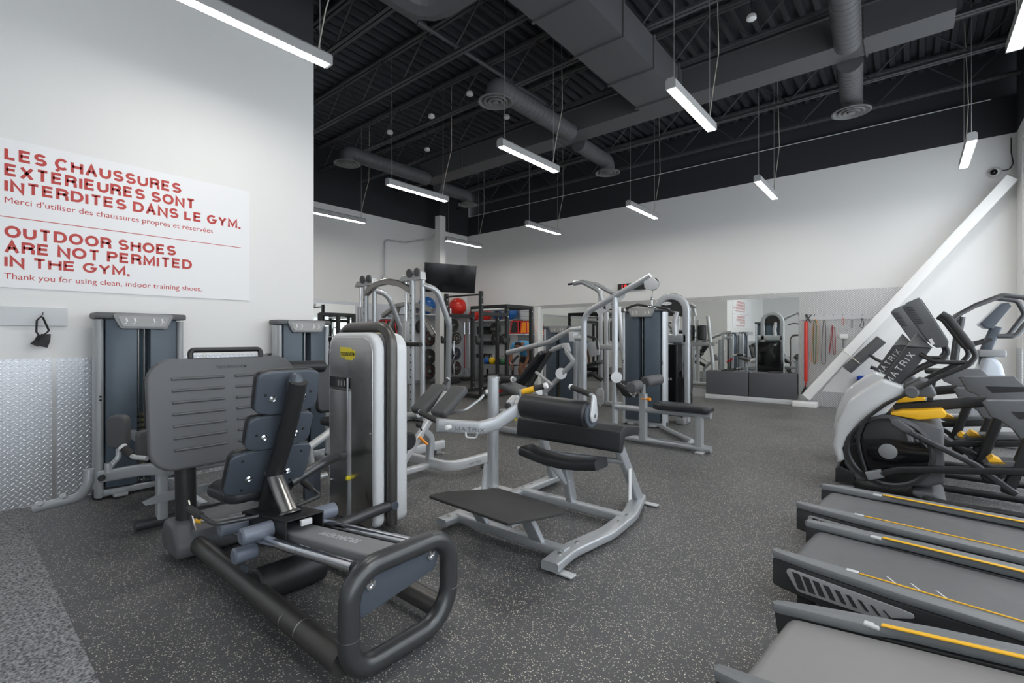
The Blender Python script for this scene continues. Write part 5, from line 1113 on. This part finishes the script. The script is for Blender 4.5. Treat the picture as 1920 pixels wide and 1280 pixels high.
MB().cyl(p + V((0, 0, -.16)), p + V((0, 0, .115)), .085, n=24, ch=.01).build('roller_body', BLUEF, t); s = MB()
for k in range(6):
    for a in range(12): s.rbox(p + V((.086 * math.cos(a * PI / 6), .086 * math.sin(a * PI / 6), -.135 + k * .045)), (.022, .022, .03), .005, seg=1)
s.build('grip_nub', BLUEF, t); MB().cyl(p + V((0, .0, -.0)), p + V((0, .095, 0)), .02).build('wall_peg', CHROME, t)
# band rail
def bw(px, py, d=0): return ony(px, py, 11.44 - d)
rl = thing('hook_rail', 'pale hook rail on the tread plate wall holding exercise bands', 'hook rail', bw(1565, 594))
a, b_ = bw(1500, 600), bw(1634, 588); MB().box((a.x, 11.462, a.z), (b_.x, 11.49, b_.z)).build('rail_board', LSILV, rl)
for px in (1513, 1528, 1545, 1563, 1581, 1598, 1617):
    p = bw(px, 591); MB().tube([(p.x, 11.47, p.z), (p.x, 11.41, p.z - .01), (p.x, 11.395, p.z + .03)], .005, .01, n=6).build('hook', CHROME, rl)
def band(name, lb, pts, m, w=.03, th=.008, d=.03, grp=None, up=(0, 1, 0), closed=True):
    P_ = [bw(x, y, d) for x, y in pts]; t = thing(name, lb, 'exercise band', P_[0], grp or 'exercise bands on hooks')
    MB().bar(P_, w, th, .02, up=up, r=.002, closed=closed).build('band_loop', m, t); return t
OLIVE = mat('green_band', (.06, .13, .03), .6); ORB = mat('orange_band', (.75, .24, .02), .5); DRED = mat('dark_red_band', (.30, .02, .025), .5)
t = thing('resistance_tube', 'bright red padded tube with black handles on the first hook', 'exercise band', bw(1512, 600), 'exercise bands on hooks')
MB().tube([bw(1511, 602, .05), bw(1511, 612, .05), bw(1511, 714, .05)], .032, n=12).build('red_sleeve', REDBALL, t); MB().tube([bw(1511, 714, .05), bw(1510, 724, .05)], .012).build('cord', RED, t)
MB().bar([bw(1510, 724, .05), bw(1502, 738, .05), bw(1518, 738, .05)], .03, .01, closed=True).bar([bw(1510, 726, .05), bw(1506, 738, .05)], .03, .012).build('handle', RUBBER, t)
MB().bar([bw(1511, 590, .05), bw(1511, 602, .05), bw(1521, 590, .05)], .03, .01, closed=True).tube([bw(1512, 590, .07), bw(1520, 605, .07)], .012).build('handle', RUBBER, t)
t = band('resistance_band', 'orange and green band pair on the second hook', [(1528, 591), (1534, 610), (1533, 675), (1524, 682), (1521, 675), (1525, 610)], ORB)
MB().bar([bw(1527, 592, .045), bw(1531, 612, .045), bw(1529, 682, .045), bw(1526, 682, .045), bw(1525, 640, .045)], .035, .01, .02, up=(0, 1, 0), closed=True).build('green_loop', OLIVE, t)
band('resistance_band', 'black band loop hanging from the third hook', [(1545, 591), (1548, 612), (1548, 682), (1541, 682), (1540, 668), (1543, 612)], RUBBER)
t = band('resistance_band', 'dark red band pair spreading from the fourth hook', [(1563, 591), (1567, 640), (1565, 686), (1561, 640)], DRED); MB().bar([bw(1562, 592, .045), bw(1560, 630, .045), bw(1552, 684, .045), bw(1557, 640, .045)], .025, .008, .02, up=(0, 1, 0), closed=True).build('second_loop', DRED, t)
band('resistance_band', 'short thin pale red band on the fifth hook', [(1580, 591), (1582, 600), (1580, 617), (1579, 600)], REDBALL, .02, .006)
band('ankle_strap', 'short grey strap with open hook end, sixth hook', [(1598, 588.5), (1599, 610), (1597, 617), (1596, 612)], MPLASTIC, .034, .008)
band('ankle_strap', 'short black strap loop on the last hook near the brace', [(1616, 591), (1620, 608), (1617, 616), (1612, 612), (1615, 604)], BLACK, .03, .008)
p = bw(1582, 640); t = thing('wall_timer_box', 'small white box with dark cable on the tread plate wall', 'wall box', p); MB().rbox(p + V((0, .025, .10)), (.14, .05, .09), .01).build('box_body', WHITEP, t); MB().tube([p + V((0, .025, .06)), p + V((-.01, .03, -.12))], .018).build('cable_tail', MPLASTIC, t)
# clock, camera
ck = thing('led_clock', 'black digital clock with red digits on the back wall', 'clock', ony(1183, 536, 11.45)); a, b_ = ony(1159, 545, 11.45), ony(1209, 529, 11.45)
MB().box((a.x, 11.43, a.z), (b_.x, 11.499, b_.z)).build('clock_case', BLACK, ck)
text(MB(), '10:22', V((a.x + .09, 11.428, a.z + .05)), (1, 0, 0), UP, (b_.z - a.z) * .8, .002, .012, 1.1, sp=1.25).build('clock_digits', LEDRED, ck)
cm = thing('security_camera', 'small white dome camera on the back wall near the window corner', 'security camera', ony(1866, 322, 11.46)); p = ony(1866, 322, 11.44)
MB().lathe([(.09, 0), (.09, .02), (.08, .05), (.05, .09)], V((p.x, 11.5, p.z)), (0, -1, -.1), 20).build('camera_base', WHITEP, cm); MB().ball((p.x - .02, 11.41, p.z - .01), .05, n=16).build('camera_dome', SCREEN, cm)
MB().tube([V((p.x + .08, 11.49, p.z + .02)), ony(1893, 318, 11.48), ony(1900, 306, 11.48), ony(1896, 285, 11.48), ony(1896, 258, 11.48)], .008, .06, n=6).build('camera_cable', BLACK, cm)
# ================================================================ CARDIO ROW BY THE WINDOWS
# ---------------------------------------------------------------- elliptical trainers
def elliptical(YN, lb):
    T = thing('elliptical_trainer', lb, 'elliptical trainer', (.2, YN + .3, 0), 'elliptical trainers')
    def e(px, py, d=0): return ony(px, py, YN + d)
    cowl = [(1570, 868), (1561, 835), (1568, 796), (1589, 752), (1632, 722), (1655, 711), (1691, 724), (1697, 736), (1661, 776), (1615, 789), (1589, 819), (1579, 842), (1583, 862)]
    cw = MB().slab([e(*q) for q in cowl], (0, .52, 0), .05, [.0, .05, .08, .1, .1, .04, .03, 0, .06, .06, .05, .03, 0], seg=4).build('front_cowl', LPLASTIC, T)
    rg = [(1661, 779), (1700, 782), (1745, 792), (1770, 802), (1772, 908), (1735, 914), (1660, 906), (1605, 902), (1583, 870), (1578, 842), (1590, 815), (1618, 789)]
    MB().slab([e(*q, .03) for q in rg], (0, .46, 0), .03, .03, seg=3).build('body_shell', PLASTIC, T)
    yl = [(1661, 776), (1690, 770), (1768, 768), (1776, 776), (1770, 784), (1722, 787)]
    MB().slab([e(*q, .0) for q in yl], (0, .52, 0), .012, .01).build('yellow_trim', YELLOW, T, label='yellow trim strip')
    c = e(1665, 845, .03); R = .285
    dk = MB().lathe([(R + .03, .03), (R + .03, -.015), (R, -.025), (R - .02, -.012), (.1, -.018), (.001, -.018)], c, (0, 1, 0), 48).build('flywheel_ring', GUN, T)
    MB().lathe([(R - .01, -.014), (R - .03, -.022), (.07, -.026), (.001, -.026)], c, (0, 1, 0), 48).build('flywheel_disc', SMOKED, T)
    MB().lathe([(.065, -.027), (.06, -.03), (.001, -.03)], c, (0, 1, 0), 28).build('hub_cap', MPLASTIC, T)
    # mast, neck and console
    ms = [(1638, 733), (1698, 650), (1748, 652), (1690, 722)]
    mst = MB().slab([e(*q, .17) for q in ms], (0, .18, 0), .02, .01).build('mast', GUN, T)
    a, b_ = e(1677, 719, .165), e(1722, 668, .165); text(MB(), 'MATRIX', a + V((-.03, 0, 0)), b_ - a, UP.cross(b_ - a).cross(b_ - a) * -1 if False else (V((-(b_ - a).z, 0, (b_ - a).x))), .07, .002, .004, 1.0, sp=1.25).build('lettering', WINK, mst)
    MB().slab([e(*q, .165) for q in ((1699, 649), (1719, 624), (1750, 653))], (0, .19, 0), .015).build('neck', MPLASTIC, T)
    cs = [(1692, 575), (1700, 567), (1724, 557), (1779, 640), (1778, 650), (1757, 652), (1740, 640)]
    con = MB().slab([e(*q, .06) for q in cs], (0, .42, 0), .025, .008, seg=3).build('console', PLASTIC, T)
    v_ = MB()
    for k in range(10):
        f = k / 9; p = V(e(1697, 577, .058)).lerp(e(1717, 606, .058), f); v_.box((p.x, p.y - .004, p.z), (p.x + .05, p.y, p.z + .004))
    v_.build('vent_slats', INK, con)
    MB().slab([e(*q, .057) for q in ((1741, 636), (1747, 634), (1753, 645), (1747, 647))], (0, -.002, 0)).build('sticker', WHITEP, con)
    q = [e(1728, 561, .09), e(1778, 638, .09)]; MB().slab([q[0], q[1], q[1] + V((0, .36, 0)), q[0] + V((0, .36, 0))], V((.9, 0, .4)).normalized() * .012 - V((.012, 0, 0))).build('display', SCREEN, con)
    # moving arms and handlebars on both sides
    for d, s in ((-.02, 0), (.56, 1)):
        pv = e(1709, 735, d) if not s else V((e(1709, 735).x, YN + .56, e(1709, 735).z))
        def k(px, py): p = e(px, py); return V((p.x, YN + d, p.z))
        def kz(px, py): return k(px, py) + V((-.08, 0, .10)) * s
        ar = MB().tube([k(1722, 728), k(1760, 707), k(1815, 684), k(1830, 668), k(1818, 645)], .019, .06, n=12).build('swing_arm', BLACK, T)
        MB().tube([k(1822, 652), k(1812, 640), k(1778, 596), k(1764, 588)], .027, .05, n=14).build('grip', RUBBER, ar)
        MB().tube([k(1700, 738), k(1660, 757), k(1622, 785), k(1608, 822), k(1614, 852), k(1624, 884)], .015, .2, n=10).build('rocker_bar', BLACK, ar)
        MB().cyl(pv - V((0, .02, 0)), pv + V((0, .04, 0)), .05, n=24, ch=.012).build('pivot_cap', PLASTIC, ar)
        MB().bar([k(1626, 891), k(1655, 886)], .075, .05).build('link_socket', MPLASTIC, T)
        MB().bar([k(1652, 887), kz(1684, 879), kz(1745, 879), kz(1990, 884)], .055, .05, .2).build('pedal_beam', BLACK, T)
        MB().slab([kz(1845, 870), kz(1856, 862), kz(1990, 866), kz(1990, 876), kz(1862, 876)], (0, .17, 0), .01).build('pedal', PLASTIC, T)
        MB().slab([kz(1852, 862), kz(1862, 855), kz(1892, 870), kz(1858, 870)], (0, .15, 0), .004).build('heel_stop', YELLOW, T, label='yellow heel stop')
        MB().slab([k(1668, 784), k(1685, 784), k(1714, 805), k(1712, 817), k(1690, 808), k(1670, 796)], (0, .05, 0), .015).build('crank_cover', PLASTIC, T)
        MB().bar([k(1708, 810), k(1760, 836), k(1832, 872), k(1905, 925)], .045, .045, .2).build('crank_arm', GUN, T)
        MB().cyl(k(1858, 892), k(1858, 892) + V((0, .06, 0)), .06, n=20, ch=.01).build('crank_joint', BLACK, T)
    fh = MB().tube([e(1727, 664, .10), e(1750, 678, .0), e(1822, 680, .0), e(1822, 680, .55), e(1750, 678, .55), e(1727, 664, .44)], .018, .05, n=12).build('fixed_handlebar', BLACK, T)
    MB().slab([e(*q, .05) for q in ((1690, 742), (1700, 724), (1725, 712), (1742, 716), (1758, 740), (1748, 746))], (0, .46, 0), .03, .02).build('shoulder_cover', PLASTIC, T)
    MB().bar([e(1676, 765, .2), e(1850, 752, .2)], .085, .07).build('upper_rail', BLACK, T)
    # feet and rear frame
    MB().slab([e(*q, .02) for q in ((1566, 878), (1573, 873), (1602, 886), (1602, 906), (1566, 904))], (0, .48, 0), .01).build('front_bracket', BLACK, T)
    MB().rbox((e(1585, 905).x, YN + .05, .03), (.12, .1, .055), .015).rbox((e(1585, 905).x, YN + .48, .03), (.12, .1, .055), .015).build('front_foot', MPLASTIC, T)
    x0 = e(1714, 917).x
    for d in (-.02, .52): MB().tube([(x0, YN + d + .06, .10), (x0 + .12, YN + d, .05), (1.28, YN + d, .05)], .032, .08, n=12).build('floor_rail', BLACK, T)
    MB().slab([(x0 - .1, YN - .02, .11), (x0 + .12, YN - .02, .12), (x0 + .26, YN - .02, .035), (x0 + .10, YN - .02, .03)], (0, .56, 0), .02, .03).build('rear_skirt', PLASTIC, T)
    # rear link towers
    for d, o_ in ((.02, 0), (.50, 1)):
        def k(px, py): p = e(px, py); return V((p.x - .10 * o_, YN + d, p.z + .15 * o_))
        MB().slab([k(1843, 757), k(1851, 751), k(1960, 752), k(2000, 790), k(1990, 850), k(1925, 838), k(1900, 806), k(1876, 789), k(1858, 782)], (0, .10, 0), .025, .01).build('link_cover', PLASTIC, T)
        MB().slab([k(1897, 772), k(1985, 776), k(1990, 786), k(1912, 786)], (0, -.004, 0)).build('link_slot', INK, T)
        MB().bar([k(1932, 825), k(1888, 925)], .07, .09, up=(1, 0, 0)).build('link_leg', BLACK, T)
    return T
E1 = elliptical(5.25, 'elliptical trainer with pale cowl and dark flywheel, nearest the treadmills')
E2 = copy_tree(E1, E1.location + V((-.11, 1.12, 0)), label='elliptical trainer behind the one nearest the treadmills')
# ---------------------------------------------------------------- stair climber
YS_ = 8.6
def s_(px, py, d=0): return ony(px, py, YS_ + d)
SC = thing('stair_climber', 'pale stair climber with tilted console and loop handrail by the window corner', 'stair climber', (.8, 8.9, 0))
PBL = mat('pale_blue_plastic', (.45, .48, .53), .35, .1)
MB().slab([s_(*q, .1) for q in ((1838, 606), (1880, 568), (1892, 567), (1897, 574), (1862, 616), (1848, 615))], (0, .45, 0), .02, .01).build('console', SLATE, SC)
MB().slab([s_(*q, .14) for q in ((1835, 608), (1877, 568), (1881, 569), (1842, 612))], (0, .38, 0), .004).build('display', PBL, SC)
MB().bar([s_(1868, 612, .3), s_(1846, 660, .3), V((s_(1842, 690, .3).x, YS_ + .3, .1))], .11, .14).build('mast', SLATE, SC)
for d in (0, .65):
    def k(px, py): p = s_(px, py); return V((p.x, YS_ + d, p.z))
    MB().tube([k(1783, 604), k(1800, 588), k(1830, 572), k(1880, 553), k(1925, 558), k(1940, 585), k(1905, 630), k(1870, 630)], .03, .08, n=12).build('hand_rail', GUN, SC)
    MB().tube([k(1805, 594), k(1797, 640), k(1790, 690)], .028).build('rail_post', GUN, SC)
    MB().tube([k(1815, 648), k(1850, 640), k(1860, 636)], .022, .04).build('side_grip', BLACK, SC)
MB().slab([s_(*q, .02) for q in ((1838, 690), (1845, 668), (1862, 666), (1880, 684), (1890, 720), (1892, 800), (1815, 800), (1818, 720))], (0, .6, 0), .06, .05).build('body_shell', PBL, SC)
st_ = MB().rbox(V((.66, YS_ + .32, .16)), (.75, .6, .32), .04).build('base', LPLASTIC, SC)
MB().rbox(s_(1858, 662, .15), (.26, .3, .09), .02).build('bottle_tray', MPLASTIC, SC)
# upright bike whose bars show past the mast
UB = thing('upright_bike', 'dark handlebars of an upright bike showing beside the blue foam roller', 'exercise bike', (-.7, 9.6, 0))
def u_(px, py, d=0): return ony(px, py, 9.7 + d)
for d in (0, .3): MB().tube([u_(1630, 664, d), u_(1640, 672, d), u_(1652, 678, d), u_(1664, 676, d)], .024, .05).build('handlebar', RUBBER, UB)
MB().tube([u_(1632, 688, .15), u_(1640, 690, .15), u_(1652, 700, .15)], .028, .04).build('phone_cradle', BLACK, UB)
a = u_(1660, 680, .15); MB().bar([a, V((a.x + .1, a.y, .1))], .1, .1).bar([V((a.x - .3, a.y, .05)), V((a.x + .8, a.y, .05))], .09, .08).bar([V((a.x - .3, a.y - .25, .04)), V((a.x - .3, a.y + .25, .04))], .07, .07).bar([V((a.x + .75, a.y - .25, .04)), V((a.x + .75, a.y + .25, .04))], .07, .07).build('frame', GUN, UB)
MB().bar([V((a.x + .5, a.y, .08)), V((a.x + .6, a.y, .85))], .07, .06).rbox((a.x + .62, a.y, .88), (.28, .2, .08), .03).build('saddle', BLACK, UB)
# ---------------------------------------------------------------- treadmills
BELT = mat('treadmill_belt', (.13, .132, .138), .5, bump=.15, bscale=300, var=.1); RAILM = mat('scuffed_grey_rail', (.19, .20, .21), .45, bump=.25, bscale=120, var=.12)
PANELM = mat('light_side_panel', (.38, .385, .39), .45)
def treadmill(px, py, rot, inc, lb, belt=BELT):
    O = V((px, py, 0)); R = M.Rotation(math.radians(rot), 3, 'Z')
    RI = R @ M.Rotation(-math.radians(inc), 3, 'Y')
    T = thing('treadmill', lb, 'treadmill', O, 'treadmills by the windows')
    piv = V((0, 0, .10))
    def P(x, y, z, tilt=True): return O + (RI @ (V((x, y, z)) - piv) + piv if tilt else R @ V((x, y, z)))
    L = 1.62
    ring = lambda x, z0, z1: [P(x, -.262, z0), P(x, .262, z0), P(x, .262, z1), P(x, -.262, z1)]
    b = MB(); prof = []
    for k in range(9): a = PI / 2 + k * PI / 8; prof.append((.075 + .062 * math.cos(a), .172 + .062 * math.sin(a)))
    up_ = [P(L, -.262, .234)] ; rings = [[P(x, -.262, z), P(x, .262, z)] for x, z in [(L, .234)] + prof + [(L, .11)]]
    vs_ = [p for r_ in rings for p in r_]; n_ = len(rings)
    b.add(vs_, [(2 * i, 2 * i + 1, 2 * i + 3, 2 * i + 2) for i in range(n_ - 1)])
    bl = b.build('running_belt', belt, T)
    mk = MB()
    for k in range(3):
        x = .48 + k * .09; mk.slab([P(x, -.20, .2345), P(x + .008, -.20, .2345), P(x - .045, -.13, .2345), P(x - .053, -.13, .2345)], (0, 0, .001))
    mk.build('belt_marks', WINK, bl)
    for s in (-1, 1):
        out = [(-.02, .268, .262), (-.035, .29, .26), (-.02, .318, .26), (.12, .345, .262), (.5, .385, .268), (L, .40, .27), (L, .292, .27), (.40, .292, .266), (.30, .268, .262)]
        rl = MB().slab([P(x, s * y, .235) for x, y, z in out], RI @ V((0, 0, .042)), .012, seg=2).build('side_rail', RAILM, T)
        sp_ = [(-.03, .295), (.02, .315), (.15, .34), (.5, .375), (L, .39), (L, .30), (-.0, .285)]
        MB().slab([P(x, s * y, .085) for x, y in sp_], RI @ V((0, 0, .149)), .01, seg=2).build('side_skirt', GUN, rl)
        MB().slab([P(.35, s * .300, .277), P(L, s * .300, .2775), P(L, s * .278, .2775), P(.35, s * .278, .277)] if s > 0 else [P(.35, s * .305, .2775), P(L, s * .305, .2775), P(L, s * .298, .2775), P(.35, s * .298, .2775)], RI @ V((0, 0, .006)), .002, seg=1).build('yellow_edge', YELLOW, rl, label='yellow edge stripe')
        MB().rbox(P(.32, s * .284, .272), (.05, .03, .012), .004, rot=R).build('rail_clip', LPLASTIC, rl)
        g = MB().slab([P(.03, s * .327, .215), P(.50, s * .382, .213), P(.60, s * .3925, .208), P(.42, s * .373, .13), P(.10, s * .337, .115)], R @ V((0, s * .008, 0)), .002, .02).build('side_panel', PANELM, T)
        sl = MB()
        for k in range(9):
            x = .075 + k * .047; w_ = .035 - k * .0033; yy = lambda x_: .327 + (x_ - .03) * .117 + .0085
            sl.slab([P(x, s * yy(x), .205 - k * .003), P(x + w_, s * yy(x + w_), .205 - k * .003), P(x + w_ + .03, s * yy(x + w_ + .03), .13 + k * .003), P(x + .03, s * yy(x + .03), .13 + k * .003)], R @ V((0, s * .002, 0)))
        sl.build('panel_slats', GUN, g)
    MB().slab([P(L - .02, -.40, .08), P(L - .02, .40, .08), P(L - .02, .40, .30), P(L - .02, -.40, .30)], RI @ V((.20, 0, .0)), .03, .05).build('motor_hood', GUN, T)
    MB().box(V((0, 0, 0)), V((0, 0, 0))) if False else None
    m = MB().bar([P(.16, -.25, .10), P(L, -.25, .10)], .06, .05).bar([P(.16, .25, .10), P(L, .25, .10)], .06, .05); m.build('deck_frame', BLACK, T)
    for y in (-.27, .27):
        MB().rbox(P(.12, y, .042), (.08, .06, .084), .02, rot=R).build('rear_foot', RUBBER, T); MB().bar([P(L - .3, y, 0.02, False), P(L + .10, y, .02, False)], .04, .05).build('floor_beam', BLACK, T)
        MB().bar([P(L - .02, y * 1.4, .03, False), P(L - .06, y * 1.4, 1.12, False)], .10, .06, up=(1, 0, 0)).build('upright', GUN, T)
        MB().tube([P(L - .06, y * 1.4, 1.08, False), P(L - .45, y * 1.4, 1.02, False)], .025).build('hand_rail', BLACK, T)
    MB().slab([P(L - .12, -.42, 1.12, False), P(L - .12, .42, 1.12, False), P(L + .06, .36, 1.5, False), P(L + .06, -.36, 1.5, False)], R @ V((.06, 0, -.02)), .015, .04).build('console', PLASTIC, T)
    return T
LBELT = mat('painted_sheen_belt', (.27, .265, .265), .42, bump=.12, bscale=300, var=.1)  # same belt with its reflected light painted in as a paler base colour
treadmill(-.537, 4.06, -7, 0, 'treadmill with yellow edge stripe, beside the elliptical trainers')
treadmill(-.503, 3.14, -6.5, 0, 'treadmill with yellow edge stripe, middle one of the three by the windows')
treadmill(-.435, 2.00, -6.5, 8.5, 'treadmill with belt painted paler as reflected sheen, nearest the camera', LBELT)
